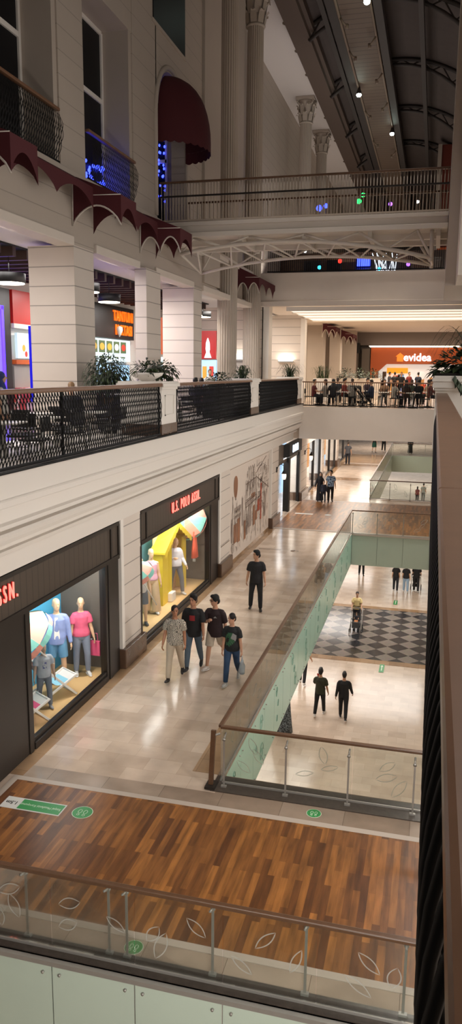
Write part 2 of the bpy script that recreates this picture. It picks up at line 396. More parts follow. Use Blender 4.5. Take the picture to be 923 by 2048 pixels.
# ---- shop front wall on the middle level (faces +x)
def pilaster(nm, y0, y1, xf=-6.82, base=.48):
    bx(nm, -7.6, y0, base, xf, y1, 3.6, 'cream_g'); 
    bx(nm+'_base', -7.6, y0-.06, 0, xf+.12, y1+.06, base, 'brown_m', .02)
    bx(nm+'_edge', -7.62, y0-.02, base, xf+.02, y0+.14, 3.6, 'white')
pilaster('wall_pillar', 16.05, 17.3); pilaster('wall_pillar.001', 24.55, 25.95); pilaster('wall_pillar.002', 33.15, 34.8); pilaster('wall_pillar.003', 41.0, 43.2); pilaster('wall_pillar.004', 49.2, 50.4); pilaster('wall_pillar.005', 57, 58.4)
bx('wall_panel', -7.0, 24.62, 1.0, -6.805, 25.9, 1.02, 'brown_m')
bx('wall_mural_back', -7.3, 25.95, 0, -6.93, 33.15, 3.6, 'cream')
bx('baseboard_mural', -6.93, 25.95, 0, -6.89, 33.15, .1, 'marble_b')
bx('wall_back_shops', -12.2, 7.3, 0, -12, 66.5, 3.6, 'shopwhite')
bx('ceiling_shops', -12, -3, 3.45, -9.2, 66.5, 3.6, 'ceil_w')
bx('wall_near_left', -7.3, 4, 0, -6.95, 10.2, 3.6, 'dframe')
# ---- food-court level: pillars, beam, ceiling, back wall
bx('pillar', -10.05, 18.1, 5.3, -8.8, 19.25, 10.02, 'cream_g')
bx('pillar.001', -8.95, 22.5, 5.3, -8.58, 23.75, 10.02, 'cream_g')
bx('pillar.002', -10.0, 27.9, 5.3, -8.79, 28.95, 10.02, 'cream_g')
bx('pillar.003', -10.05, 13.0, 5.3, -8.8, 14.15, 10.02, 'cream_g')
bx('beam', -9.25, -3, 10.02, -8.8, 31, 11.45, 'upper_g')
bx('trim_beam_1', -9.2, -3, 9.98, -8.72, 18.0, 10.2, 'cream', .02); bx('trim_beam_2', -9.2, 19.3, 9.98, -8.72, 22.4, 10.2, 'cream', .02); bx('trim_beam_3', -9.2, 23.8, 9.98, -8.72, 27.8, 10.2, 'cream', .02); bx('trim_beam_4', -9.2, 29, 9.98, -8.72, 37, 10.2, 'cream', .02)
bx('trim_balcony', -9.3, -3, 11.45, -8.68, 24.2, 11.7, 'upper', .02)
bx('ceiling_food', -22, -3, 10.15, -9.2, 66.5, 10.4, 'ceil_w')
bx('wall_left_food', -14.3, -3, 5.3, -14.05, 45, 10.15, 'white')
# wall stubs that face the camera
bx('wall_stub', -14, 38.6, 5.3, -8.5, 38.9, 10.3, 'cream_g'); bx('wall_stub.001', -14, 45.0, 5.25, -7.46, 45.5, 10.3, 'cream_g'); 
bx('wall_stub_trim', -7.66, 44.9, 5.25, -7.4, 45.5, 10.0, 'white')
bx('wall_stub_trim.001', -8.55, 38.6, 5.25, -8.2, 39.4, 10.3, 'white')
# upper facade
def up(nm, x0, y0, z0, x1, y1, z1, mat='upper_g', bevel=0): return bx(nm, x0, y0, z0, x1, y1, z1, mat, bevel)
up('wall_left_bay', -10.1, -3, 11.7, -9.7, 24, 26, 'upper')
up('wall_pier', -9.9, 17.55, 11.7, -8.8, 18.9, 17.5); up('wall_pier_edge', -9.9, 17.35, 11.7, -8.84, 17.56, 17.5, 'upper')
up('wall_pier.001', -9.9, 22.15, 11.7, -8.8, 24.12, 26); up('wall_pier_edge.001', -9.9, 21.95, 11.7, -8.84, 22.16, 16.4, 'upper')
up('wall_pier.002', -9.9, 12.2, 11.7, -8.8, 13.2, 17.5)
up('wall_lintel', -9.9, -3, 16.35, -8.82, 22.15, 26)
# arch wall
arc = [(24.05, 11.7), (24.05, 26), (31, 26), (31, 11.7), (26.95, 11.7), (26.95, 14.8)]
for i in range(1, 16):
    a = PI*i/16; arc.append((25.5+1.45*math.cos(a), 14.8+1.6*math.sin(a)))
arc += [(24.07, 14.8), (24.07, 11.7)]
struct('wall_arch', MB().prism([(-9.3, y, z) for y, z in arc], (.5, 0, 0)), 'upper_g')
mold = [(-8.78, 25.5+1.54*math.cos(PI*i/20), 14.8+1.72*math.sin(PI*i/20)) for i in range(21)]
struct('trim_arch', MB().tube([(-8.78, 27.04, 11.8)]+mold+[(-8.78, 23.96, 11.8)], .08, 8), 'upper')
up('wall_arch_back', -11.5, 24, 11.5, -11.3, 31, 17, 'upper'); up('wall_arch_side', -11.3, 27.4, 11.5, -9.3, 27.6, 17, 'upper')
up('floor_upper', -11.5, 24, 11.5, -8.8, 39, 11.7, 'cream')
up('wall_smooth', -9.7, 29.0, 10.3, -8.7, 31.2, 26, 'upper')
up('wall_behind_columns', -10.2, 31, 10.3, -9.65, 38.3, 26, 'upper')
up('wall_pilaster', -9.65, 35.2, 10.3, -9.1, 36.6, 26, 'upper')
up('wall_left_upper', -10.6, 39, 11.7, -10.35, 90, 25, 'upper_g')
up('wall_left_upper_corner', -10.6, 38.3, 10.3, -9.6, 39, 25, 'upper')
up('ceiling_soffit', -11, 31, 24.2, -7.4, 92, 24.4, 'ceil_w')
# upper windows (dark glass, pale frames)
def window(k, y0, y1, z0, z1, x=-9.69, mull=14.5, vm=()):
    mb = MB().box(x, y0, z0, x+.03, y1, z1); o = struct('window_%d' % k, mb, 'darkwin')
    f = MB()
    for y in (y0, y1)+tuple(vm): f.box(x-.01, y-.05, z0, x+.08, y+.05, z1)
    for z in (z0, z1, mull): f.box(x-.01, y0, z-.06, x+.075, y1, z+.06)
    fr = f.build('window_frame', 'white', o); return o
window(1, 13.4, 17.3, 11.8, 16.3, vm=(15.4,)); window(2, 19.0, 21.9, 11.8, 16.3)
w3 = struct('window_3', MB().box(-10.6, 27.36, 11.75, -9.62, 27.39, 16.2), 'darkwin')
MB().box(-9.66, 27.3, 11.75, -9.58, 27.4, 16.2).box(-10.6, 27.3, 14.2, -9.6, 27.4, 14.32).box(-10.15, 27.32, 11.75, -10.09, 27.4, 16.2).build('window_frame', 'white', w3)
bx('window_4', -8.81, 23.85, 17.4, -8.77, 26.9, 20.5, 'darkwin'); bx('window_4_frame', -8.83, 23.75, 17.3, -8.76, 26.98, 17.4, 'upper')
# upper gallery slab at the far end and its underside
bx('floor_gallery', -9, 38.5, 10.2, XR+.6, 66.5, 11.75, 'cream'); bx('trim_gallery', -9, 38.38, 10.15, XR+.6, 38.6, 10.4, 'cream', .02)
bx('wall_gallery_back', -10.3, 52, 11.75, 8, 52.3, 14.6, 'brown_m'); 
bx('ceiling_luminous', -7.3, 38.75, 10.0, XR+3, 47, 10.14, 'lumi')
f = MB()
for y in (38.75, 40.3, 42.2, 44.2, 47): f.box(-7.35, y-.06, 9.94, XR+3, y+.06, 10.15)
f.box(-7.33, 38.75, 9.985, -7.27, 47, 10.15)
struct('ceiling_luminous_frame', f, 'white')
# far shopfront wall of the food level
bx('wall_far_food', -7.5, 65.2, 9.15, 8, 65.6, 12, 'far_wall'); bx('wall_far_food.002', -14, 63.8, 5.25, -7.35, 64.1, 10.2, 'upper'); bx('wall_far_food.001', -14, 66.2, 5.25, 8, 66.5, 12, 'grey_wall')
bx('wall_far_pier', -7.3, 64.3, 5.25, -6.2, 65.2, 9.15, 'grey_wall'); bx('wall_far_pier_top', -7.35, 64.25, 8.5, -6.1, 65.25, 9.3, 'dframe')
bx('wall_far_pier.001', -5.95, 65.0, 5.25, -5.3, 65.9, 8.9, 'grey_wall'); 
# tall pale piers beyond the stub wall
for i, (x0, x1, y, mat) in enumerate([(-8.9, -7.75, 55, 'upper'), (-7.7, -6.9, 58, 'cream'), (-7.2, -6.2, 62, 'upper')]):
    bx('wall_far_column' + ('.%03d' % i if i else ''), x0, y, 5.25, x1, y+1.2, 10.2, mat)
# right-hand upper wall block
up('wall_right_upper', .13, 24.0, 9.5, 1.2, 29, 26, 'upper'); up('wall_right_upper_step', .42, 21.5, 9.5, 1.6, 24, 26, 'cream')
up('wall_right_far', -.45, 66, 11, .9, 67, 24.5, 'redbrown'); up('wall_right_far_edge', -.75, 65.8, 11, -.45, 67, 24.5, 'upper')
f = MB()
for z in (16.6, 17.4, 18.2, 19): f.box(-.45, 65.85, z, .9, 66, z+.2)
struct('trim_right_far', f, 'orange')
up('wall_back_upper', -14, 92, 5, 8, 92.3, 30, 'roof')
up('wall_right_tall', 2.2, 29, 9.15, 2.5, 92, 25, 'upper')
# ---- roof: dark vaulted panels, edge beam, purlins, ribs with webbing, catwalk
rp = []
XC = -3.3
def rz(x): return 25.6-((x-XC)/4.4)**2*1.5
NX = 16
xs = [-7.4+(9.4*i/NX) for i in range(NX+1)]
mb = MB()
for i in range(NX):
    a, b = xs[i], xs[i+1]
    mb.prism([(a, 28, rz(a)), (b, 28, rz(b)), (b, 28, rz(b)+.15), (a, 28, rz(a)+.15)], (0, 63.9, 0))
struct('roof', mb, 'roof')
mb = MB()
mb.box(-8.1, 31, 23.75, -7.15, 92, 24.6); mb.box(-7.15, 31, 24.05, -6.95, 92, 24.4)
struct('roof_beam', mb, 'roofbeam')
rb = empty('roof_rib', (XC, 34, 24), 'dark arched roof truss rib above the atrium, nearest of the five ribs', 'roof truss', 'roof ribs across the atrium')
def ribpart():
    xs_ = [-7.2+8.4*i/14 for i in range(15)]
    top = [(x, 34, rz(x)-.12) for x in xs_]; bot = [(x, 34, rz(x)-.12-.28-.9*abs((x-XC)/4.2)**2.2*(.5 if x < XC else .8)) for x in xs_]
    part(MB().tube(top, .12, 6), 'top_chord', 'truss', rb); part(MB().tube(bot, .10, 6), 'bottom_chord', 'truss', rb)
    for i in range(0, 14, 2):
        part(MB().bar(bot[i], top[i+1], .07), 'web_strut', 'truss', rb); part(MB().bar(top[i+1], bot[i+2], .07), 'web_strut', 'truss', rb)
ribpart()
for k, (y, w) in enumerate([(42.5, 'second'), (51, 'third'), (59.5, 'fourth'), (68, 'farthest')]):
    dup(rb, (XC, y, 24), 0, 'dark arched roof truss rib above the atrium, %s of the five ribs' % (w if w == 'farthest' else w+' nearest'))
for k, (x, w) in enumerate([(-6.15, 'left of the catwalk'), (-1.6, 'right of the catwalk')]):
    q = MB()
    for dz in (0, .45): q.box(x-.12, 30, 23.9+dz, x+.12, 91.9, 24.0+dz)
    for j in range(0, 60): q.bar((x, 30+j, 23.95 + (.45 if j % 2 else 0)), (x, 31+j, 23.95+(0 if j % 2 else .45)), .06)
    tag(q.build('lattice_purlin', 'truss', loc=(x, 30, 23.9)), 'long dark lattice beam running along the roof %s' % w, 'beam')
cw = empty('maintenance_catwalk', (-4.65, 30, 23.6), 'pale slatted maintenance catwalk hung along the middle of the dark roof', 'catwalk')
part(MB().box(-5.35, 30, 23.85, -3.9, 91.9, 23.95), 'deck_panel', 'catw', cw)
part(MB().tube([(-5.42, 30, 23.8), (-5.42, 91.9, 23.8)], .07, 8), 'side_pipe', 'pipe', cw); part(MB().tube([(-3.85, 30, 23.8), (-3.85, 91.9, 23.8)], .06, 8), 'side_pipe', 'pipe', cw)
part(MB().box(-3.75, 30, 23.8, -3.35, 91.9, 24.3), 'cable_tray', 'truss', cw); part(MB().box(-5.95, 30, 23.9, -5.5, 91.9, 24.4), 'cable_tray', 'truss', cw)
for i, (x, y) in enumerate([(-5.36, 40.5), (-5.36, 44.5), (-3.87, 43), (-3.87, 48), (-5.36, 54.3), (-3.87, 53), (-5.36, 61), (-3.87, 64)]):
    s = 1 if x < -4.6 else -1
    part(MB().tube([(x, y, 23.75), (x+.12*s, y, 23.55), (x+.3*s, y+.15, 23.4)], .05, 6).cyl(x+.3*s, y+.15, 23.3, 23.5, .09, 10), 'lamp_bracket', 'pipe', cw)
for (x, y, w) in [(-5.36, 50.0, 'left edge of'), (-3.85, 58.2, 'right edge, far along'), (-3.89, 38.2, 'right edge, near end of')]:
    t = empty('catwalk_floodlight', (x, y, 23.3), 'small bright white floodlight on the %s the roof catwalk' % w, 'floodlight', 'roof floodlights')
    part(MB().lathe([(.05, 23.82), (.1, 23.65), (.17, 23.42), (.17, 23.4)], x, y, 14), 'housing', 'truss', t)
    part(MB().ell((x, y, 23.35), .15, .15, .12, 12, 8), 'lens', 'lamp_c', t)
for i, y in enumerate((41.5, 45, 48.5, 56.5, 62, 68, 73)):
    t = empty('soffit_downlight', (-8.2, y, 24.2), 'small dark round downlight recessed in the white soffit, number of its row %s from the near end' % ('first', 'second', 'third', 'fourth', 'fifth', 'sixth', 'seventh')[i], 'downlight', 'soffit downlights')
    t['label'] = 'small dark downlight in the high white soffit, %s in its row from the near end' % ('first', 'second', 'third', 'fourth', 'fifth', 'sixth', 'seventh')[i]
    part(MB().lathe([(.2, 24.16), (.2, 24.2), (.13, 24.21)], -8.2, y, 16), 'rim', 'pipe', t); part(MB().cyl(-8.2, y, 24.13, 24.17, .12, 14), 'lens', 'truss', t)
def leaf_outline(mb, fr, u, v, L, W, ang, w=.014, mi=0):
    # almond outline lying in the plane given by fr(u, v) -> point; two thin strips
    ca, sa = math.cos(ang), math.sin(ang)
    N = 10
    for s in (1, -1):
        pts = []
        for i in range(N+1):
            t = i/N; a = (t-.5)*L; b = s*W*math.sin(PI*t)**.8 + .03*math.sin(PI*t)*L*0
            pts.append((a, b))
        vs = []
        for i, (a, b) in enumerate(pts):
            for k in (0, 1):
                bb = b - s*w*k*(1 if 0 < i < N else 0); 
                vs.append(fr(u+a*ca-bb*sa, v+a*sa+bb*ca))
        mb._add(vs, [(2*i, 2*i+1, 2*i+3, 2*i+2) for i in range(N)], mi)
rl = random.Random(3)
def glass_run(label, p0, p1, z0, group=None, inward=(0, 1), npan=None, posts=None, lead_ends=(0, 0), h=1.05, motif='etch', postw=True, matrail='rail', nleaf=3, skip=None):
    # p0->p1: line of the glass on plan; inward: unit vector to the walkway side
    p0 = V((p0[0], p0[1], z0)); p1 = V((p1[0], p1[1], z0)); d = p1-p0; L = d.length; d.normalize(); nv = V((inward[0], inward[1], 0))
    t = empty('glass_balustrade', tuple(p0), label, 'balustrade', group)
    npan = npan or max(1, round(L/1.06)); wP = L/npan
    hr = MB().bar(p0+V((0, 0, h))-d*.03, p1+V((0, 0, h))+d*.03, .075, .05)
    part(hr, 'handrail', matrail, t, bevel=.012)
    part(MB().bar(p0+V((0, 0, .035)), p1+V((0, 0, .035)), .03, .03), 'base_channel', 'steel', t)
    for i in range(npan):
        a = p0+d*(wP*i+.006); b = p0+d*(wP*(i+1)-.006)
        q = MB(); up_ = V((0, 0, 1)); th = nv*.006
        q._add([a-th+up_*.06, b-th+up_*.06, b-th+up_*(h-.04), a-th+up_*(h-.04), a+th+up_*.06, b+th+up_*.06, b+th+up_*(h-.04), a+th+up_*(h-.04)],
               [(0, 1, 2, 3), (7, 6, 5, 4), (0, 4, 5, 1), (1, 5, 6, 2), (2, 6, 7, 3), (3, 7, 4, 0)])
        g = part(q, 'glass_panel', 'glass', t)
        c = (a+b)/2
        off = -nv*.009
        fr = lambda u, v: c+d*u+V((0, 0, v))+off
        for k in range(nleaf):
            u = (rl.random()-.5)*wP*.62; v = .28+.55*(k+.2+.5*rl.random())/nleaf
            e = MB(); leaf_outline(e, fr, u, v, .26+.16*rl.random(), .05+.03*rl.random(), R_(rl.choice([62, 118, 75, 105, 40, 140, 20])+rl.uniform(-8, 8)))
            part(e, 'etched_leaf', motif, g)
    if postw:
        pos = posts if posts is not None else [wP*i+(.0 if 0 < i < npan else (.05 if i == 0 else -.05)) for i in range(npan+1)]
        for s in pos:
            c = p0+d*s+nv*.12
            po = part(MB().bar(c, c+V((0, 0, h-.12)), .012, .03, up=tuple(d)).bar(c+V((0, 0, .0)), c+V((0, 0, .05)), .05, .09, up=tuple(d)), 'post', 'steel', t)
            part(MB().tube([c+V((0, 0, h-.16)), c-nv*.12+V((0, 0, h-.1))], .016, 8).tube([c+nv*.02+V((0, 0, h-.17)), c+nv*.0+V((0, 0, h-.155))], .028, 10), 'clamp', 'steel', po)
    return t
glass_run('clear glass balustrade with brown handrail across the void, beyond the near wooden bridge', (-3.16, 11.68), (XR, 11.68), 0, inward=(0, -1), npan=4, posts=[.06, 1.12, 2.15, 3.19, 4.3])
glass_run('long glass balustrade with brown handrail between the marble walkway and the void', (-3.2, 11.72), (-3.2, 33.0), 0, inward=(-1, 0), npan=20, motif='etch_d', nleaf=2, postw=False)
glass_run('glass balustrade with etched leaves at the near edge of the far wooden bridge', (-3.2, 33.1), (XR, 33.1), 0, inward=(0, 1), npan=4, motif='etch')
glass_run('glass balustrade nearest the viewer with brown handrail before the near wooden bridge', (-6.3, 7.42), (XR, 7.42), 0, inward=(0, 1), npan=7, posts=[.75, 1.76, 2.86, 3.09, 4.16, 5.25, 6.34], motif='etch')
glass_run('glass balustrade with etched leaves at the far edge of the far wooden bridge', (-3.2, 42.9), (XR, 42.9), 0, inward=(0, -1), npan=4)
glass_run('glass balustrade along the second void beyond the far bridge', (-3.2, 43.0), (-3.2, 66.4), 0, inward=(-1, 0), npan=12, nleaf=1, postw=False)
glass_run('glass balustrade at the far end of the second void', (-3.2, 66.6), (XR+1, 66.6), 0, inward=(0, 1), npan=4, nleaf=1)
cp = empty('corner_post', (-3.32, 11.55, 0), 'dark bronze square post at the near corner of the glass balustrade', 'post')
part(MB().bar((-3.32, 11.52, 0), (-3.30, 11.62, 1.0), .08, .05), 'shaft', 'rail', cp); part(MB().box(-3.4, 11.4, .02, -3.22, 11.66, .06), 'foot_plate', 'dframe', cp); part(MB().tube([(-3.27, 11.6, .93), (-3.2, 11.66, .93)], .02, 8), 'clamp', 'steel', cp)

# frosted mint cladding of the slab edges
def cladding(label, p0, p1, z0, z1, out, wP, group, swirl=True, bolts=True, mat='frost'):
    p0 = V((p0[0], p0[1], 0)); p1 = V((p1[0], p1[1], 0)); d = p1-p0; L = d.length; d.normalize(); nv = V((out[0], out[1], 0))
    t = empty('frosted_cladding', (p0.x, p0.y, z0), label, 'glass cladding', group)
    npan = max(1, round(L/wP)); wP = L/npan
    for i in range(npan):
        a = p0+d*(wP*i+.007)+nv*.03; b = p0+d*(wP*(i+1)-.007)+nv*.03
        q = MB(); th = nv*.012
        lo = V((0, 0, z0)); hi = V((0, 0, z1))
        q._add([a+lo, b+lo, b+hi, a+hi, a+th+lo, b+th+lo, b+th+hi, a+th+hi], [(0, 1, 2, 3), (7, 6, 5, 4), (0, 4, 5, 1), (1, 5, 6, 2), (2, 6, 7, 3), (3, 7, 4, 0)])
        g = part(q, 'frosted_panel', mat, t)
        if bolts:
            for (u, v) in ((.1, z1-.11), (wP-.12, z1-.11), (.1, z0+.11), (wP-.12, z0+.11)):
                c = a+d*u+V((0, 0, v))
                part(MB().tube([c, c+nv*.04], .017 if mat == 'frost_p' else .012, 10), 'bolt', 'steel', g)
        if swirl and i % 2 == 0:
            c = (a+b)/2+nv*.016; q = MB(); rr = random.Random(i)
            for k in range(3):
                u0 = rr.uniform(-.3, .3); v0 = z0+(z1-z0)*(.25+.25*k); r0 = rr.uniform(.07, .22)
                pts = []
                for j in range(26):
                    a_ = j*.36; r_ = r0*(1-j/34)
                    pts.append(c+d*(u0+r_*math.cos(a_)*.8)+V((0, 0, v0+r_*math.sin(a_)*1.2)))
                q.tube(pts, .005, 4)
            part(q, 'swirl_motif', 'swirl', g)
    return t
cladding('frosted mint glass panels on the slab edge along the first void', (-3.2, 11.95), (-3.2, 33.15), -1.4, 0, (1, 0), 1.06, None)
cladding('frosted mint glass panels on the slab edge below the far wooden bridge', (-3.15, 33.2), (XR, 33.2), -1.4, 0, (0, -1), 1.06, None, swirl=False, mat='frost_g')
cladding('frosted mint glass panels below the nearest glass balustrade, with steel bolts', (-6.2, 7.3), (XR, 7.3), -1.4, -.05, (0, -1), 1.06, None, swirl=False, mat='frost_p')
cladding('frosted mint glass panels along the second void', (-3.2, 43), (-3.2, 66.4), -1.4, 0, (1, 0), 2, None, swirl=False, bolts=False, mat='frost_g')
trim(-6.2, 7.24, XR, 7.33, 'steel', -.06, .06)
trim(-3.2, 33.1, XR, 33.2, 'trimw', -.06, .06)

# ---- food court railing along the left slab edge: wavy black lattice between pedestals
def lattice_mesh(y0, y1, z0, z1, bulge=.06, K=5, r=.0105):
    q = MB(); L = y1-y0; n_ = round(L/.105); st = L/n_; H = z1-z0
    for i in range(n_):
        for ph in (1, -1):
            pts = []
            yc = y0+(i+.5)*st
            for j in range(4*K+1):
                t_ = j/(4*K); 
                pts.append((bulge*math.sin(PI*t_)**1.0, yc+ph*st*.5*math.cos(2*PI*K*t_*.5), z0+H*t_))
            q.tube(pts, r, 4, cap=False, smooth=False)
    return q
def iron_railing(y0, y1, label):
    t = empty('iron_railing', (-6.45, y0, 5.42), label, 'railing', 'black lattice railings along the food court edge')
    q = lattice_mesh(y0+.04, y1-.04, 5.47, 6.6); q.v = [(x-6.45, y, z) for x, y, z in q.v]
    part(q, 'lattice_panel', 'iron', t)
    part(MB().box(-6.52, y0, 6.6, -6.36, y1, 6.68), 'handrail', 'rail2', t, bevel=.02)
    part(MB().box(-6.48, y0, 5.42, -6.42, y1, 5.47), 'bottom_rail', 'iron', t)
    for y in (y0+.06, (y0+y1)/2, y1-.06): part(MB().box(-6.475, y-.02, 5.42, -6.435, y+.02, 6.6), 'post', 'iron', t)
iron_railing(7.5, 17.75, 'black wavy lattice railing with brown handrail, nearest of the food court railings')
iron_railing(18.95, 27.25, 'black wavy lattice railing between the first and second white pedestals')
iron_railing(28.6, 37.1, 'black wavy lattice railing between the second and third white pedestals')
def pedestal(y0, y1, x0, x1, label, h=6.72, z0=5.3):
    t = empty('planter_pedestal', ((x0+x1)/2, (y0+y1)/2, z0), label, 'pedestal', 'white panelled pedestals')
    part(MB().box(x0-.02, y0-.02, z0, x1+.02, y1+.02, z0+.38), 'plinth', 'brown_m', t, bevel=.01)
    s = part(MB().box(x0, y0, z0+.38, x1, y1, h-.16), 'shaft', 'white', t)
    q = MB()
    for xx, sg in ((x1, 1),):
        for (ya, yb, za, zb) in ((y0+.22, y1-.22, h-.36, h-.33), (y0+.22, y1-.22, z0+.58, z0+.61), (y0+.22, y0+.25, z0+.58, h-.33), (y1-.25, y1-.22, z0+.58, h-.33)): q.box(xx-.005, ya, za, xx+.02, yb, zb)
    part(q, 'panel_moulding', 'white', s)
    part(MB().box(x0-.03, y0-.03, h-.2, x1+.03, y1+.03, h-.13).box(x0-.08, y0-.08, h-.13, x1+.08, y1+.08, h-.04).box(x0-.05, y0-.05, h-.04, x1+.05, y1+.05, h), 'cap', 'white', t, bevel=.01)
    return t
pedestal(17.8, 18.9, -7.5, -6.42, 'white panelled pedestal carrying a bowl planter, first along the food court railing')
pedestal(27.3, 28.55, -7.4, -6.42, 'white panelled pedestal with a spiky plant, second along the food court railing')
pedestal(37.15, 38.3, -7.4, -6.42, 'white panelled pedestal at the corner where the two railings meet')
# straight-bar railing across the far edge of the food court
def bar_railing(name, label, x0, x1, y, z0, h, n_, barm, railm, group=None, r=.012, mid=None, midm=None, bulge=0):
    t = empty(name, (x0, y, z0), label, 'railing', group)
    part(MB().bar((x0, y, z0+h), (x1, y, z0+h), .09, .06), 'handrail', railm, t, bevel=.01)
    part(MB().bar((x0, y, z0+.05), (x1, y, z0+.05), .05, .05), 'bottom_rail', barm, t)
    if mid: part(MB().bar((x0, y-.02, z0+mid), (x1, y-.02, z0+mid), .04, .05), 'middle_rail', midm or barm, t)
    first = None
    for i in range(n_):
        x = x0+(x1-x0)*(i+.5)/n_
        if first is None:
            pts = [(x, y-bulge*math.sin(PI*j/8), z0+.05+(h-.08)*j/8) for j in range(9)] if bulge else [(x, y, z0+.05), (x, y, z0+h-.03)]
            first = part(MB().tube(pts, r, 5), 'baluster', barm, t); xf = x
        else:
            c = first.copy(); COL.objects.link(c); c.parent = t; c.location = (x-xf, 0, 0)
    return t
bar_railing('bar_railing', 'black straight-bar railing at the far end of the food court, before the diners', -6.4, .15, 38.42, 5.28, 1.2, 62, 'iron', 'rail2')
bar_railing('gallery_railing', 'black bar railing on the upper far gallery behind the bridge truss', -8.3, .12, 38.45, 11.75, 1.25, 84, 'iron', 'rail', r=.013)
# ---- near railing at the right
hr = empty('balcony_railing', (.16, 0, 5.3), 'dark bulging bar railing with broad wooden handrail at the right, closest to the viewer', 'railing')
part(MB().box(.035, -1.5, 6.49, .285, 3.12, 6.55).box(.035, 3.125, 6.49, .285, 9.2, 6.55).box(.035, 9.205, 6.49, .285, 17.9, 6.55), 'handrail', 'rail2', hr, bevel=.012)
part(MB().box(.10, -1.5, 6.42, .22, 17.8, 6.49), 'top_rail', 'iron', hr); part(MB().box(.08, -1.5, 5.3, .18, 17.8, 5.36), 'bottom_rail', 'iron', hr)
first = None
for i in range(96):
    y = .45+i*.115*(1 if i < 60 else 1) + max(0, i-60)*.08
    if y > 17.6: break
    if first is None:
        pts = []
        for j in range(13):
            t_ = j/12; pts.append((.15-.118*math.sin(PI*min(1, t_*1.15)**.8)**.8 if t_ < .87 else .13, y, 6.43-1.1*t_))
        first = part(MB().tube(pts, .011, 6), 'baluster', 'iron', hr); yf = y
    else:
        c = first.copy(); COL.objects.link(c); c.parent = hr; c.location = (0, y-yf, 0)
pp = empty('planter_pedestal', (.5, 18.5, 5.3), 'white pedestal at the end of the broad wooden handrail, carrying dark plants', 'pedestal', 'white panelled pedestals')
part(MB().box(.02, 18.0, 5.3, 1.3, 19.1, 6.6), 'shaft', 'white', pp); part(MB().box(-.0, 17.93, 6.6, 1.4, 19.2, 6.66).box(-.04, 17.88, 6.66, 1.4, 19.25, 6.8).box(-.06, 17.84, 6.8, 1.4, 19.3, 6.88).box(-.02, 17.9, 6.88, 1.4, 19.2, 6.93), 'cap', 'white', pp, bevel=.01)
part(MB().box(.02, 18.0, 6.93, 1.3, 19.1, 6.99), 'soil_tray', 'soil', pp)

# ---- upper bridge with arched truss
br = empty('footbridge', (-4.3, 25.6, 10.95), 'cream footbridge with arched steel truss and pale bar railing spanning the upper atrium', 'footbridge')
part(MB().box(-8.75, 24.2, 11.15, .12, 27.0, 11.53), 'deck', 'steel_w', br, bevel=.02); part(MB().box(-8.75, 24.1, 11.13, .12, 24.25, 11.27).box(-8.75, 24.12, 11.47, .12, 24.25, 11.59), 'edge_moulding', 'steel_w', br, bevel=.01)
for i in range(5):
    x = -8.2+i*2; part(MB().box(x, 24.4, 10.97, x+.12, 26.9, 11.15), 'cross_beam', 'steel_w', br)
part(MB().box(-8.75, 25.0, 10.98, .12, 25.2, 11.15), 'long_beam', 'steel_w', br); part(MB().box(-8.75, 26.2, 10.98, .12, 26.4, 11.15), 'long_beam', 'steel_w', br)
def arcz(x, l, m, r):      # arch through left end, middle and right end
    u = (x+8.1)/7.8
    return l+(r-l)*u+(m-(l+r)/2)*4*u*(1-u)
front = lambda x: arcz(x, 10.66, 10.93, 10.33); back = lambda x: arcz(x, 10.33, 10.78, 10.42)
N = 18; xs_ = [-8.1+7.8*i/N for i in range(N+1)]; YF, YB = 24.35, 26.6
part(MB().tube([(x, YF, front(x)) for x in xs_], .06, 8), 'arch_chord', 'steel_w', br); part(MB().tube([(x, YB, back(x)) for x in xs_], .055, 8), 'arch_chord', 'steel_w', br)
tops = [-7.65, -5.86, -4.11, -2.45, -.75]; bots = [-8.1, -6.75, -5.0, -3.3, -1.6, -.3]
for y, fz, zt in ((YF, front, 11.13), (YB, back, 11.13)):
    for i, x in enumerate(tops):
        part(MB().tube([(bots[i], y, fz(bots[i])), (x, y, zt)], .03, 6), 'web_strut', 'steel_w', br); part(MB().tube([(x, y, zt), (bots[i+1], y, fz(bots[i+1]))], .045, 6), 'web_strut', 'steel_w', br)
    part(MB().tube([(-.32, y, zt), (-.32, y, fz(-.32)-.1)], .06, 8), 'end_post', 'steel_w', br)
part(MB().tube([(-.3, YF, front(-.3)), (-.3, YB, back(-.3))], .05, 6), 'end_tie', 'steel_w', br); part(MB().tube([(-8.1, YF, front(-8.1)), (-8.1, YB, back(-8.1))], .04, 6), 'end_tie', 'steel_w', br)
m_ = [-8.1, -7.0, -5.9, -4.8, -3.7, -2.6, -1.5, -.3]
for i in range(7):          # zigzag bracing between the two chords
    xm = (m_[i]+m_[i+1])/2
    part(MB().tube([(m_[i], YB, back(m_[i])), (xm, YF, front(xm))], .03, 6), 'brace', 'steel_w', br); part(MB().tube([(xm, YF, front(xm)), (m_[i+1], YB, back(m_[i+1]))], .03, 6), 'brace', 'steel_w', br)
M['bal'] = pm('pale_baluster_paint', 'b3a595', .5)
bar_railing('bridge_railing', 'pale bar railing with brown handrail on the near side of the upper footbridge', -8.75, .1, 24.25, 11.6, 1.2, 92, 'bal', 'rail', r=.014, mid=.78, midm='dframe')
bar_railing('bridge_railing', 'pale bar railing with brown handrail on the far side of the upper footbridge', -8.7, .1, 26.9, 11.53, 1.2, 60, 'bal', 'rail', r=.014)
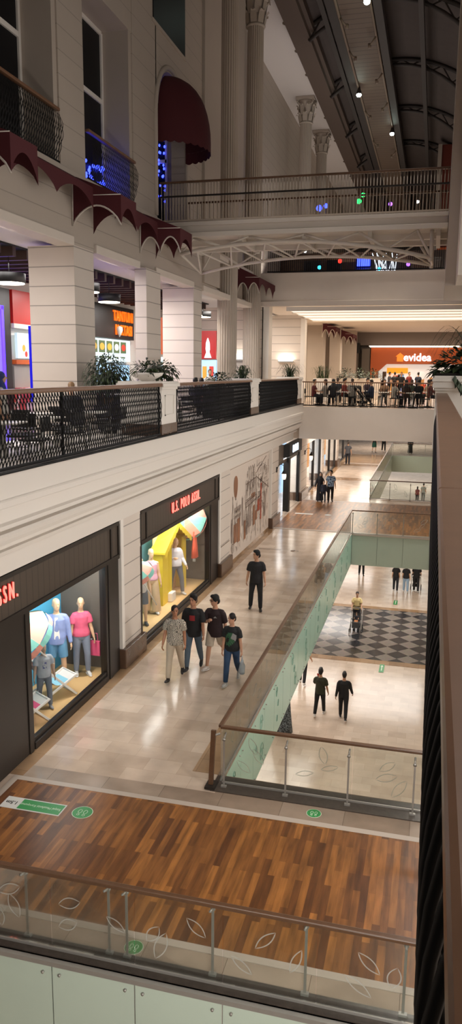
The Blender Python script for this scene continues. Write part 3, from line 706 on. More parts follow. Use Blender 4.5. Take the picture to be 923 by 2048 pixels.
# ---- upper balconies with basket railings
def basket(y0, y1, label):
    t = empty('balcony_railing', (-8.75, y0, 11.7), label, 'railing', 'basket railings on the upper balconies')
    q = lattice_mesh(y0+.05, y1-.03, 11.76, 12.85, .0, 4, .016)
    q.v = [(-8.78+.16*math.sin(PI*min(1, max(0, (12.85-z)/1.09)**.7)), y, z) for x, y, z in q.v]
    part(q, 'lattice_panel', 'iron', t)
    part(MB().box(-8.82, y0, 12.85, -8.7, y1, 12.92), 'handrail', 'rail2', t, bevel=.015); part(MB().box(-8.8, y0, 11.72, -8.74, y1, 11.77), 'bottom_rail', 'iron', t)
basket(13.25, 17.4, 'black bulging lattice railing on the upper balcony at the left edge'); basket(18.95, 22.1, 'black bulging lattice railing on the upper balcony between two white piers')
# ---- giant fluted columns
def column(y, label, x=-8.95, r=.43, z0=5.3, ztop=24.2):
    t = empty('fluted_column', (x, y, z0), label, 'column', 'giant fluted columns')
    part(MB().lathe([(.62, z0), (.62, z0+.25), (.56, z0+.28), (.6, z0+.36), (.6, z0+.44), (.52, z0+.5), (.47, z0+.6)], x, y, 28), 'column_base', 'upper', t)
    N = 24*4; rings = []
    for z, k in ((z0+.6, 1), (z0+6, 1), (ztop-1.55, .88)):
        rings.append([(x+(r*k)*(1-.075*max(0, math.sin(PI*(j % 4)/4)))*math.cos(2*PI*j/N), y+(r*k)*(1-.075*max(0, math.sin(PI*(j % 4)/4)))*math.sin(2*PI*j/N), z) for j in range(N)])
    part(MB().loft(rings, smooth=False), 'shaft', 'upper', t)
    zc = ztop-1.55
    cap = part(MB().lathe([(.43, zc), (.46, zc+.06), (.41, zc+.1), (.42, zc+.7), (.5, zc+1.2), (.62, zc+1.35)], x, y, 24), 'capital_bell', 'upper', t)
    for row, (nn, zz, rr, hh) in enumerate([(8, zc+.12, .42, .5), (8, zc+.5, .44, .6)]):
        for k in range(nn):
            a = 2*PI*(k+.5*row)/nn; c, s = math.cos(a), math.sin(a); q = MB()
            pr = [(0, 0), (.06, hh*.5), (.1, hh*.85), (.2, hh), (.24, hh*.85)]
            vs = []
            for i, (o_, z_) in enumerate(pr):
                w_ = (.14, .15, .13, .1, .04)[i]
                for sg in (-1, 1): vs.append((x+(rr+o_)*c-sg*w_*s, y+(rr+o_)*s+sg*w_*c, zz+z_))
            q._add(vs, [(2*i, 2*i+1, 2*i+3, 2*i+2) for i in range(4)]); part(q, 'acanthus_leaf', 'upper', cap)
    for k in range(4):
        a = PI/4+PI/2*k; c, s = math.cos(a), math.sin(a); pts = []
        for j in range(14):
            th = j*.5; r_ = .16*(1-j/18); pts.append((x+c*(.58+r_*math.cos(th)), y+s*(.58+r_*math.cos(th)), zc+1.22+r_*math.sin(th)))
        part(MB().tube(pts, .05, 6), 'volute', 'upper', cap)
    part(MB().box(x-.6, y-.6, ztop-.2, x+.6, y+.6, ztop), 'abacus', 'upper', t, bevel=.03)
    return t
c1 = column(33.3, 'pale fluted column rising from the food court, nearest of the tall columns')
ls = ['pale fluted column with leafy capital, second from the near end', 'grey fluted column with leafy capital, third from the near end', 'fluted column with leafy capital beneath the far roof, fourth from the near end']
for (y, l) in zip((38.0, 52.5, 59.6), ls): dup(c1, (-8.95, y, 5.3), 0, l)
# ---- burgundy scalloped awnings
def scallop(mb, p, q, ztop, drop, nsc, tip, mi=0):
    # valance from p to q (plan points): top edge straight, scalloped lower edge; returns hem points
    p = V((p[0], p[1], 0)); q = V((q[0], q[1], 0)); hem = []; N = 12*nsc; top = []
    for i in range(N+1):
        t_ = i/N; c = p+(q-p)*t_; ph = (i % 12)/12
        arch = math.sin(PI*ph)**.7
        hem.append(V((c.x, c.y, ztop-drop-tip*(1-arch)))); top.append(V((c.x, c.y, ztop)))
    vs = top+hem; n_ = N+1
    mb._add(vs, [(i, i+1, n_+i+1, n_+i) for i in range(N)], mi)
    return hem
def awning(y0, y1, label, nf, ns, xw=-8.78, xf=-7.55, zt=11.62, zf=11.15, drop=.24, tip=.46):
    t = empty('scalloped_awning', (xw, (y0+y1)/2, zt), label, 'awning', 'burgundy scalloped awnings')
    ins = .35
    a = MB(); a._add([(xw, y0, zt), (xw, y1, zt), (xf, y1-ins*.3, zf), (xf, y0+ins*.3, zf)], [(0, 1, 2, 3)]); a._add([(xw, y0, zt), (xf, y0+ins*.3, zf), (xw, y0, zf)], [(0, 1, 2)]); a._add([(xw, y1, zt), (xf, y1-ins*.3, zf), (xw, y1, zf)], [(0, 1, 2)])
    part(a, 'canopy', 'red_c', t)
    v = MB(); h1 = scallop(v, (xf, y0+ins*.3), (xf, y1-ins*.3), zf, drop, nf, tip); h2 = scallop(v, (xw, y0), (xf, y0+ins*.3), zf, drop, ns, tip); h3 = scallop(v, (xw, y1), (xf, y1-ins*.3), zf, drop, ns, tip)
    va = part(v, 'valance', 'red_c', t)
    p = MB()
    for h_ in (h2,): p.tube(h_, .022, 5)
    p.tube([(xw+.02, y0, zt), h2[0]], .02, 5); p.tube([(xw+.02, y0+.02, zf), (xf, y0+ins*.3, zf)], .014, 5)
    part(p, 'piping', 'piping', va)
awning(13.0, 14.2, 'burgundy scalloped awning at the left edge under the upper balcony', 1, 1)
awning(18.05, 19.25, 'burgundy scalloped awning with a white-edged arch over the first white pillar', 1, 1); awning(22.55, 23.9, 'burgundy scalloped awning over the second pillar, beside the bridge truss', 1, 2)
def strip(y0, y1, n_, label):
    t = empty('scalloped_valance', (-8.6, (y0+y1)/2, 11.6), label, 'awning', 'burgundy scalloped awnings')
    part(MB()._add([(-8.79, y0, 11.64), (-8.79, y1, 11.64), (-8.2, y1, 11.3), (-8.2, y0, 11.3)], [(0, 1, 2, 3)]), 'canopy', 'red_c', t)
    v = MB(); scallop(v, (-8.2, y0), (-8.2, y1), 11.3, .16, n_, .34); part(v, 'valance', 'red_c', t)
strip(8, 12.95, 3, 'burgundy scalloped valance along the balcony edge, left of the first awning'); strip(14.25, 18.0, 2, 'burgundy scalloped valance along the balcony edge between the left awning and the first pillar'); strip(19.3, 22.5, 2, 'burgundy scalloped valance along the balcony edge between the two pillars')
awning(34.8, 39.5, 'burgundy scalloped awning between the two nearest fluted columns', 3, 2, -8.9, -7.9)
awning(53.2, 56, 'burgundy scalloped awning at the far left, near the luminous ceiling', 2, 2, -7.6, -6.7, 10.3, 10.0, .2, .5); awning(57, 60, 'small burgundy scalloped awning farthest away beside the grey far wall', 2, 2, -6.8, -5.9, 10.0, 9.7, .2, .5)
# ---- domed awning over the arched door
t = empty('domed_awning', (-8.75, 25.8, 14.2), 'dark burgundy domed awning over the arched upper doorway', 'awning')
NA = 20; q = MB(); vs = []; fs = []
for i in range(11):
    th = PI/2*i/10            # 0 at the hem, pi/2 at the crown
    for j in range(NA+1):
        a = PI*j/NA
        vs.append((-8.76+1.25*math.cos(th)**.8*math.sin(a), 25.5-1.4*math.cos(th)**.55*math.cos(a), 14.35+1.85*math.sin(th)))
for i in range(10):
    for j in range(NA): fs.append((i*(NA+1)+j, i*(NA+1)+j+1, (i+1)*(NA+1)+j+1, (i+1)*(NA+1)+j))
q._add(vs, fs, 0, True); part(q, 'canopy', 'red_c', t)
q = MB(); vs = []; fs = []
for j in range(NA*3+1):
    a = PI*j/(NA*3); p_ = (-8.76+1.25*math.sin(a), 25.5-1.4*math.cos(a))
    vs += [(p_[0], p_[1], 14.35), (p_[0], p_[1], 14.03-.05*abs(math.sin(j*PI/4)))]
for j in range(NA*3): fs.append((2*j, 2*j+1, 2*j+3, 2*j+2))
q._add(vs, fs); part(q, 'valance', 'red_c', t)
# ---------------------------------------------------------------- figures
SKIN = {}
def skin(c):
    if c not in SKIN: SKIN[c] = pm('skin_'+c, c, .5)
    return SKIN[c]
CL = {}
def cloth(c, rough=.8):
    if isinstance(c, bpy.types.Material): return c
    if c not in CL: CL[c] = pm('cloth_'+c, c, rough, noise=.12, nscale=6, bump=.5, bscale=9)
    return CL[c]
def vx(o, size, it=3):
    m = o.modifiers.new('fuse', 'REMESH'); m.mode = 'VOXEL'; m.voxel_size = size; m.use_smooth_shade = True
    s = o.modifiers.new('soften', 'SMOOTH'); s.iterations = it; s.factor = .5
    return o
def dirv(sw, ab=0):   # unit vector: 0 = straight down, sw>0 swings forward (-Y), ab>0 moves toward +X
    v = V((0, -math.sin(R_(sw)), -math.cos(R_(sw)))); return Mx.Rotation(-R_(ab), 3, 'Y') @ v
def figure(name, label, cat, loc, rz=0, h=1.75, sk='c99a7a', hair='14100e', hairstyle='short', top=None, topstyle='tee', bottom=None, bstyle='trousers', shoe='151515', sole=None,
           lean=0, hy=0, hp=0, aL=(5, 8, 12), aR=(-5, 8, 12), lL=(0, 0, 3), lR=(0, 0, 3), footL=0, footR=0, vox=.009, fem=0, fat=1, group=None, seat=None, fingers=True, eyes=True, curl=25, mat=None, sleeve=.55, hem=.86, aLin=0, aRin=0, tuck=False, turn=0):
    k = h/1.75; rad = Mx.Rotation(R_(turn), 3, 'Z')
    J = {}; legs = {}
    for s, (sw, kn, sp), ft in ((1, lL, footL), (-1, lR, footR)):
        hip = V((s*.088, 0, 0)); d1 = dirv(sw, s*sp); d2 = dirv(sw-kn, s*sp*.4)
        kne = hip+d1*.43; ank = kne+d2*.42; fd = V((s*.12, -math.cos(R_(ft)), -math.sin(R_(ft)))).normalized()
        toe = ank+fd*.17+V((0, 0, -.045)); legs[s] = [hip, kne, ank, toe, fd]
    if seat is not None: zp = seat+.09
    else: zp = -min(min(l[2].z-.075, l[3].z-.02) for l in legs.values())
    P = V((0, 0, zp))
    for l in legs.values():
        for i in range(4): l[i] = l[i]+P
    sp = Mx.Rotation(R_(lean), 3, 'X') @ V((0, 0, 1)); 
    def S(t): return P+sp*t
    shw = .185 if not fem else .16
    nb = S(.53); nt = S(.615)+V((0, -.012, 0))
    hd = nt+V((0, -.012, .105)); hrot = Mx.Rotation(R_(hy), 3, 'Z') @ Mx.Rotation(R_(hp), 3, 'X')
    arms = {}
    for s, (sw, ab, eb), inn in ((1, aL, aLin), (-1, aR, aRin)):
        sh = S(.455)+V((s*shw*.97, 0, 0)); d1 = dirv(sw, s*ab); d2 = Mx.Rotation(R_(-s*inn), 3, 'Z') @ dirv(sw+eb, s*ab if eb < 60 else 0)
        el = sh+d1*.285; wr = el+d2*.25; arms[s] = [sh, el, wr, d2]
    skm = mat or skin(sk)
    def fin(mb, nm, m, parent=None, remesh=None):
        mb.v = [tuple(V(p)*k) for p in mb.v]
        o = mb.build(nm, m, parent)
        if remesh: vx(o, remesh, 3 if nm in (name, 'hair') else 8)
        return o
    # body
    b = MB(); f = fat
    hipr = (.168, .115) if fem else (.16, .115)
    tor = [(-.07, .07, .06), (-.03, hipr[0]*.96*f, hipr[1]*f), (.05, hipr[0]*f, hipr[1]*f), (.17, (.13 if fem else .145)*f, .1*f), (.30, .155*(1 if not fem else .93), .115), (.42, .17*(1 if not fem else .9), .112), (.49, .13, .085), (.53, .068, .068)]
    b.tube([S(t) for t, _, _ in tor], [(x, y) for _, x, y in tor], 16)
    b.tube([S(.49), nb, nt, nt+V((0, -.01, .05))], [.075, .06, .054, .052], 12)
    for s in (1, -1):
        h_, kn_, an_, to_, fd = legs[s]
        b.tube([h_+V((0, 0, .03)), h_+(kn_-h_)*.3, kn_+(h_-kn_)*.12, kn_, kn_+(an_-kn_)*.3, an_+(kn_-an_)*.2, an_+V((0, 0, -.01))], [.088*f, .085*f, .06, .056, .055, .04, .037], 12)
        b.tube([an_+V((0, .03, -.03)), an_+fd*.07+V((0, 0, -.035)), to_], [.036, .034, .022], 8, round_=True)
        sh, el, wr, d2 = arms[s]
        b.tube([sh+V((-s*.04, 0, .01)), sh, sh+(el-sh)*.4, el, el+(wr-el)*.35, wr], [.045, .052, .047, .039, .041, .027], 10, round_=True)
        if vox < .014 or fingers:
            side = V((-s, 0, 0)); nn = (side-d2*side.dot(d2)); nn = nn.normalized() if nn.length > .1 else V((0, -1, 0))
            wv = d2.cross(nn).normalized(); 
            if wv.y > 0: wv = -wv
            b.tube([wr-d2*.01, wr+d2*.04, wr+d2*.085], [(.024, .019), (.034, .017), (.037, .014)], 10) if False else b.ell(wr+d2*.05, .038, .05, .018, 10, 8, rot=Mx((wv, d2, nn)).transposed())
            for i, (o_, L_) in enumerate(((.028, .07), (.0095, .082), (-.0095, .076), (-.027, .058))):
                p0 = wr+d2*.075+wv*o_; c1 = R_(curl+i*4); da = (d2*math.cos(c1)+nn*math.sin(c1)); db = (d2*math.cos(c1*2.1)+nn*math.sin(c1*2.1))
                b.tube([p0, p0+da*L_*.5, p0+da*L_*.5+db*L_*.5], [.0105, .0095, .008], 6, round_=True)
            p0 = wr+d2*.03+wv*.03; dt = (d2*.75+wv*.55+nn*.35).normalized()
            b.tube([p0, p0+dt*.035, p0+dt*.035+(d2*.9+nn*.35).normalized()*.03], [.0125, .011, .009], 6, round_=True)
    # head
    def HP(x, y, z): return hd+hrot @ V((x, y, z))
    hk = .95 if fem else 1
    prof_ = [(-.118, .022, .026, -.05), (-.108, .04, .05, -.036), (-.08, .054, .075, -.02), (-.04, .066, .09, -.008), (0, .072, .096, 0), (.05, .076, .1, .004), (.085, .069, .091, .007), (.11, .05, .066, .01), (.125, .02, .03, .01)]
    b.loft([[HP(x*math.cos(2*PI*j/16)*hk, yo+y*math.sin(2*PI*j/16)*hk, z) for j in range(16)] for z, x, y, yo in prof_])
    b.tube([HP(0, -.092, .025), HP(0, -.108, -.005), HP(0, -.116, -.026), HP(0, -.095, -.034)], [.009, .011, .014, .009], 8)
    b.ell(HP(0, -.092, -.064), .024, .012, .011, 8, 6); b.ell(HP(0, -.088, .04), .045, .014, .01, 8, 6)
    for s in (1, -1): b.ell(HP(s*.076, .012, -.005), .009, .02, .032, 8, 6)
    body = fin(b, name, skm, None, vox)
    body.location = loc; body.rotation_euler = (0, 0, R_(rz)); tag(body, label, cat, group)
    if eyes:
        for s in (1, -1): fin(MB().ell(HP(s*.031, -.090, .012), .014, .008, .0075, 8, 6), 'eye', 'black', body)
        fin(MB().ell(HP(0, -.1, -.064), .021, .006, .004, 8, 6), 'lips', pm('lips', '9a5a4c', .5) if 'lips' not in M else M['lips'], body)
        for s in (1, -1): fin(MB().tube([HP(s*.014, -.099, .034), HP(s*.032, -.099, .04), HP(s*.05, -.088, .034)], .0045, 5), 'eyebrow', cloth(hair) if hair else 'black', body)
    hm = cloth(hair, .6) if hair else None
    if hairstyle == 'short':
        hb = MB().ell(HP(0, .02, .042), .084, .1, .098, 16, 10); hb.ell(HP(0, -.035, .105), .06, .055, .038, 12, 8); hb.ell(HP(0, .05, -.02), .072, .06, .07, 12, 8)
        for s in (1, -1): hb.ell(HP(s*.068, -.012, .03), .016, .03, .045, 8, 6)
        fin(hb, 'hair', hm, body, max(vox, .009))
    elif hairstyle == 'thick':
        hb = MB().ell(HP(0, .018, .055), .09, .108, .1, 16, 10); hb.ell(HP(.01, -.045, .115), .07, .06, .045, 12, 8); hb.ell(HP(0, .055, -.02), .075, .06, .08, 12, 8)
        for s in (1, -1): hb.ell(HP(s*.072, -.01, .03), .018, .035, .05, 8, 6)
        fin(hb, 'hair', hm, body, max(vox, .009))
    elif hairstyle == 'buzz':
        fin(MB().ell(HP(0, .008, .05), .081, .1, .088, 16, 10).ell(HP(0, .05, -.01), .073, .056, .07, 12, 8), 'hair', hm, body)
    elif hairstyle == 'tied':
        hb = MB().ell(HP(0, .008, .05), .083, .102, .09, 16, 10); hb.ell(HP(0, .105, .0), .035, .035, .04, 10, 8); hb.ell(HP(0, .05, -.02), .072, .058, .07, 12, 8)
        fin(hb, 'hair', hm, body, max(vox, .009))
    elif hairstyle == 'long':
        hb = MB().ell(HP(0, .02, .042), .086, .1, .098, 16, 10); hb.tube([HP(0, .05, .04), HP(0, .075, -.08), HP(0, .085, -.24)], [(.085, .06), (.09, .055), (.075, .03)], 12)
        fin(hb, 'hair', hm, body, max(vox, .009))
    elif hairstyle in ('scarf', 'beanie'):
        if hairstyle == 'scarf':
            hb = MB().ell(HP(0, .022, .035), .094, .112, .108, 16, 10); hb.tube([HP(0, .045, .02), HP(0, .03, -.1), nb+V((0, .01, .0)), S(.42)], [(.09, .08), (.085, .09), (.12, .12), (.19, .145)], 16); hb.tube([HP(0, -.03, -.115), nb+V((0, -.06, -.02)), S(.4)+V((0, -.1, 0))], [(.06, .04), (.1, .06), (.1, .05)], 12)
            fin(hb, 'headscarf', hm, body, max(vox, .011))
        else:
            fin(MB().ell(HP(0, .012, .05), .088, .108, .09, 16, 10), 'knitted_cap', hm, body)
    # clothes
    cv = max(.011, vox)
    kid_ = {}
    if top is not None:
        t = MB(); g = .017
        lo = {'crop': .12}.get(topstyle, hem-.86-.06)
        if topstyle == 'robe': lo = .0
        ts = [(lo, hipr[0]*f+g+.004, hipr[1]*f+g+.01)] + [(z_, x_*1.0+g+(.012 if z_ < .2 else .004), y_+g+(.014 if z_ < .2 else .004)) for z_, x_, y_ in tor[2:6] if z_ > lo+.02] + [(.475, .142, .105), (.505, .105, .092), (.528, .078, .08)]
        t.tube([S(a_) for a_, _, _ in ts], [(x_, y_) for _, x_, y_ in ts], 18)
        if topstyle != 'tank':
            for s in (1, -1):
                sh, el, wr, d2 = arms[s]
                if topstyle in ('long', 'robe', 'open'):
                    t.tube([sh+V((-s*.09, 0, .03)), sh+V((-s*.025, 0, .006)), sh+(el-sh)*.18, sh+(el-sh)*.5, el, wr+(el-wr)*.1], [.05, .067, .071, .066, .056, .043], 12, round_=True)
                else:
                    e_ = sh+(el-sh)*(sleeve+.12)
                    t.tube([sh+V((-s*.09, 0, .03)), sh+V((-s*.025, 0, .006)), sh+(el-sh)*.18, e_], [.05, .069, .074, .079], 12)
        o = fin(t, {'tank': 'camisole', 'robe': 'coat', 'long': 'sweater'}.get(topstyle, 'shirt'), cloth(top), body, cv); kid_['top'] = o
    if bottom is not None:
        t = MB(); g = .013
        if bstyle in ('trousers', 'wide', 'shorts', 'jogger'):
            t.tube([S(.14), S(.05), S(-.03), S(-.1)], [(.142*f+g, .1*f+g), (hipr[0]*f+g, hipr[1]*f+g), (hipr[0]*f*.98+g, hipr[1]*f+g), (.12, .1)], 16)
            for s in (1, -1):
                h_, kn_, an_, to_, fd = legs[s]
                if bstyle == 'shorts':
                    t.tube([h_+V((0, 0, .02)), h_+(kn_-h_)*.35, kn_+(h_-kn_)*.12], [.1*f, .104*f, .096], 14)
                elif bstyle == 'wide':
                    t.tube([h_+V((0, 0, .02)), h_+(kn_-h_)*.4, kn_, an_+V((0, 0, .0))], [.098*f, .108, .11, .125], 14)
                else:
                    t.tube([h_+V((0, 0, .02)), h_+(kn_-h_)*.35, kn_+(h_-kn_)*.12, kn_, kn_+(an_-kn_)*.4, an_+V((0, 0, .015))], [.1*f, .097*f, .076, .073, .07 if bstyle == 'trousers' else .068, .058 if bstyle == 'trousers' else .05], 14)
            kid_['bottom'] = fin(t, 'shorts' if bstyle == 'shorts' else 'trousers', cloth(bottom), body, cv)
        elif bstyle == 'skirt':
            z0 = min(l[2].z for l in legs.values())+.02 
            t.tube([S(.13), S(.03), V((0, (legs[1][1].y+legs[-1][1].y)/2, zp-.4)), V((0, (legs[1][2].y+legs[-1][2].y)/2, z0))], [(.15, .12), (.19, .15), (.2, .19), (.23, .22)], 18)
            kid_['bottom'] = fin(t, 'skirt', cloth(bottom), body, cv)
        elif bstyle == 'kneeskirt':
            t.tube([S(.13), S(.03), V((0, (legs[1][1].y+legs[-1][1].y)/2, zp-.42))], [(.15, .12), (.19, .15), (.22, .19)], 18)
            kid_['bottom'] = fin(t, 'skirt', cloth(bottom), body, cv)
    if shoe is not None:
        for s in (1, -1):
            h_, kn_, an_, to_, fd = legs[s]; dn = V((0, 0, -1)); dn = (dn-fd*dn.dot(fd)).normalized()
            t = MB(); heel = an_-fd*.05+dn*.035
            t.tube([heel, heel+fd*.08, heel+fd*.17, heel+fd*.235], [(.036, .042), (.043, .045), (.046, .034), (.034, .022)], 12, round_=True); t.tube([an_+V((0, 0, .02)), an_+dn*.03], [.046, .043], 10)
            o = fin(t, 'shoe', cloth(shoe, .5), body, max(.009, vox))
            if sole:
                t = MB().tube([heel-fd*.02+dn*.033, heel+fd*.1+dn*.036, heel+fd*.245+dn*.022], [(.04, .012), (.047, .012), (.035, .01)], 10, round_=True); fin(t, 'sole', cloth(sole), o)
    def chest(u, z, extra=.012):      # point on the chest front
        i = [t_ for t_ in tor if t_[0] <= z][-1]; j = [t_ for t_ in tor if t_[0] > z][0]; w_ = (z-i[0])/(j[0]-i[0]); rx = i[1]+(j[1]-i[1])*w_+.024; ry = i[2]+(j[2]-i[2])*w_+.024
        x = max(-.95, min(.95, u/rx)); return (S(z)+V((u, -ry*math.sqrt(1-x*x)-extra, 0)))
    info = dict(k=k, arms=arms, legs=legs, HP=HP, S=S, chest=chest, zp=zp, fin=fin, kids=kid_, hd=hd, tor=tor)
    def W(p): return body.matrix_basis_world(p)
    info['world'] = lambda p: V(loc)+Mx.Rotation(R_(rz), 3, 'Z') @ (V(p)*k)
    return body, info
M['lips'] = pm('lips', '9a5a4c', .5)
# ---- the five people on the marble walkway
M['leafprint'] = pattern_mat('black_white_print', 'c4bbab', '3a342f', 13, .6)
M['floralblue'] = pattern_mat('blue_floral_print', '8fa4b8', '2d3c56', 14, .52, 'noise')
WALK = 'four people walking together'
b, i = figure('person', 'person in a black-and-cream patterned short-sleeved shirt and beige trousers, walking', 'person', (-5.42, 15.8, .012), 8, 1.76, sk='a9775a', hair='1c1512', hairstyle='buzz', top=M['leafprint'], topstyle='tee', bottom='b3a48f', shoe='1a1411', lean=-1, hy=18,
    aL=(-8, 6, 20), aR=(4, 9, 16), lL=(-20, 12, 2), lR=(20, 3, 2), footL=22, footR=-10, fat=1.05, hem=.85, group=WALK)
q = MB(); z_ = .085
q.tube([i['S'](z_)+V((.172*math.cos(2*PI*j/24), .13*math.sin(2*PI*j/24), 0)) for j in range(24)], .016, 6, closed=True, cap=False); i['fin'](q, 'belt', 'black', b)
q = MB(); 
for s in (1, -1): q._add([i['chest'](s*.008, .49, .02), i['chest'](s*.06, .485, .03), i['chest'](s*.045, .42, .02)], [(0, 1, 2)])
i['fin'](q, 'collar', M['leafprint'], i['kids']['top'])
b, i = figure('person', 'person in a black t-shirt with a red square print and blue jeans', 'person', (-5.18, 16.45, .012), 4, 1.83, sk='b07f63', hair='120e0c', hairstyle='thick', top='121113', bottom='4d5a66', bstyle='jogger', shoe='171618', hy=-14, aL=(8, 9, 14), aR=(-6, 8, 10), lL=(-14, 14, 3), lR=(13, 4, 3), footL=20, footR=-3, hem=.80, sleeve=.72, group=WALK)
q = MB(); vs = []
for r in range(5):
    for c in range(5): vs.append(i['chest'](-.062+.031*c+.0, .27+.031*r, .004))
q._add(vs, [(r*5+c, r*5+c+1, r*5+c+6, r*5+c+5) for r in range(4) for c in range(4)]); M['redprint'] = pm('red_print', '8a1a1c', .7); i['fin'](q, 'square_print', 'redprint', i['kids']['top'])
b, i = figure('person', 'person in a dark maroon t-shirt, pale shorts and glasses, one hand raised', 'person', (-4.72, 16.7, .012), -6, 1.80, sk='b98a6f', hair='0e0c0c', hairstyle='thick', top='241316', bottom='b5a795', bstyle='shorts', shoe='bdb5ad', sole='d8d4cf', hy=-40, hp=4, aL=(-10, 9, 18), aR=(14, 10, 104), aRin=42, lL=(-24, 26, 2), lR=(18, 4, 2), footL=36, footR=-8, hem=.79, sleeve=.78, fat=1.04, group=WALK)
q = MB()
for s in (1, -1): q.tube([i['HP'](s*.033+.024*math.cos(2*PI*j/14), -.106, .012+.018*math.sin(2*PI*j/14)) for j in range(14)], .0035, 5, closed=True, cap=False); q.tube([i['HP'](s*.057, -.1, .014), i['HP'](s*.08, .01, .014)], .003, 4)
i['fin'](q, 'glasses', 'black', b)
q = MB()
for (u, a_) in ((.03, 1), (.075, -1)): q._add([i['chest'](u-.02, .345, .006), i['chest'](u+.02, .335, .006), i['chest'](u+.025*a_, .385, .006)], [(0, 1, 2)])
M['greyprint'] = pm('grey_print', '8a8886', .7); i['fin'](q, 'chest_print', 'greyprint', i['kids']['top'])
b, i = figure('person', 'person in a black t-shirt with green leaf print and jeans, carrying a bag', 'person', (-4.1, 15.9, .012), 2, 1.66, sk='b98b70', hair='17110f', hairstyle='tied', top='131516', bottom='2c4563', shoe='b9b4ae', sole='d8d4cf', hy=-32, aL=(2, 10, 8), aR=(4, 6, 12), lL=(-20, 18, 0), lR=(17, 3, 1), footL=28, footR=-4, fem=1, hem=.85, sleeve=.6, group=WALK)
q = MB(); c0 = (.05, .40)
for kk in range(7):      # broad split leaf hanging down across the chest
    t0 = kk/7; wv = .105*math.sin(PI*(.22+.78*t0)**.8)+.015
    for sg in (1, -1):
        ax = lambda t_: (c0[0]-.12*t_, c0[1]-.30*t_)
        a_, b_ = ax(t0), ax(t0+.15); 
        tipx, tipz = a_[0]+sg*wv*.93-.02, a_[1]-.05-sg*wv*.36
        q._add([i['chest'](a_[0], a_[1], .01), i['chest'](b_[0], b_[1], .01), i['chest'](tipx+.0, max(.05, tipz-.03), .01), i['chest'](tipx+.012*sg, max(.06, tipz+.015), .01)], [(0, 1, 2, 3)], 1 if (sg == 1 and kk < 3) else 0)
M['greenprint'] = pm('green_print', '2f5a3c', .7); i['fin'](q, 'leaf_print', ['greenprint', 'greyprint'], i['kids']['top'])
wr = i['world'](i['arms'][1][2]+i['arms'][1][3]*.09)
bag = empty('plastic_bag', tuple(wr), 'white plastic carrier bag hanging from the hand of the person with the leaf print', 'bag')
M['bagp'] = glass('thin_white_plastic', 'dfe3e8', .15, .4, .6, 'cdd6dd')
q = MB().lathe([(.03, -.1), (.06, -.16), (.1, -.25), (.11, -.36), (.085, -.43), (.01, -.445)], 0, 0, 14); q.v = [(x*.65+.01*math.sin(z*40), y+.012*math.sin(z*55+x*30), z) for x, y, z in q.v]
q.build('bag_body', 'bagp', bag)
MB().tube([(0, -.03, -.11), (0, -.015, -.02), (0, 0, .0), (0, .015, -.02), (0, .03, -.11)], .008, 5).build('bag_handle', 'bagp', bag)
figure('person', 'person alone on the walkway in a black t-shirt and black trousers, head turned aside', 'person', (-4.77, 21.3, .012), 12, 1.80, sk='b5886c', hair='0d0b0b', hairstyle='thick', top='141215', bottom='131214', shoe='1c1817', hy=-55, aL=(6, 8, 16), aR=(-8, 10, 10), lL=(6, 3, 4), lR=(-5, 6, 7), footR=0, hem=.82, sleeve=.62)
# ---- on the far wooden bridge and beyond
FAR = dict(vox=.014, eyes=False)
figure('person', 'person in a long black coat and black headscarf on the far wooden bridge', 'person', (-5.72, 41.0, .012), 15, 1.62, sk='c9a38b', hair='101014', hairstyle='scarf', top='13131a', topstyle='robe', bottom='14141b', bstyle='skirt', fem=1, lL=(8, 2, 1), lR=(-8, 6, 1), aR=(10, 18, 20), **FAR)
figure('person', 'child in dark clothes walking in front of the person in the black headscarf', 'person', (-5.48, 40.75, .012), 10, 1.2, sk='c9a38b', hair='1a1512', top='181c2c', topstyle='long', bottom='1b1c24', lL=(10, 4, 2), lR=(-10, 10, 2), footR=14, **FAR)
figure('person', 'person in a blue floral shirt and dark trousers on the far wooden bridge', 'person', (-5.15, 41.05, .012), 10, 1.74, sk='c09576', hair='15100e', hairstyle='thick', top=M['floralblue'], bottom='1d1a1a', hy=-30, lL=(-10, 12, 2), lR=(10, 3, 2), footL=14, **FAR)
figure('person', 'person in a grey t-shirt walking away along the far walkway', 'person', (-6.1, 58.4, .012), 185, 1.78, sk='b58e74', hair='4a4038', hairstyle='buzz', top='4c4e54', bottom='1a1d28', lL=(12, 3, 2), lR=(-12, 12, 2), footR=14, **FAR)
figure('person', 'person in a green skirt far off along the walkway, partly hidden by the gallery edge', 'person', (-4.85, 68.3, .012), 20, 1.66, sk='c9a58c', hair='241812', hairstyle='long', top='1d1a18', bottom='1c4a3a', bstyle='kneeskirt', fem=1, lL=(10, 4, 2), lR=(-10, 10, 2), footR=12, **FAR)
figure('person', 'person in black trousers far off beside the one in the green skirt', 'person', (-4.1, 69.4, .012), 10, 1.75, top='1c1c20', bottom='121214', shoe='c8c4c0', lL=(10, 4, 2), lR=(-10, 10, 2), footR=12, **FAR)
figure('person', 'person in a black robe standing at the far end of the second void', 'person', (-1.75, 68.2, .012), 0, 1.65, hair='0f0f12', hairstyle='scarf', top='121216', topstyle='robe', bottom='121216', bstyle='skirt', fem=1, **FAR)
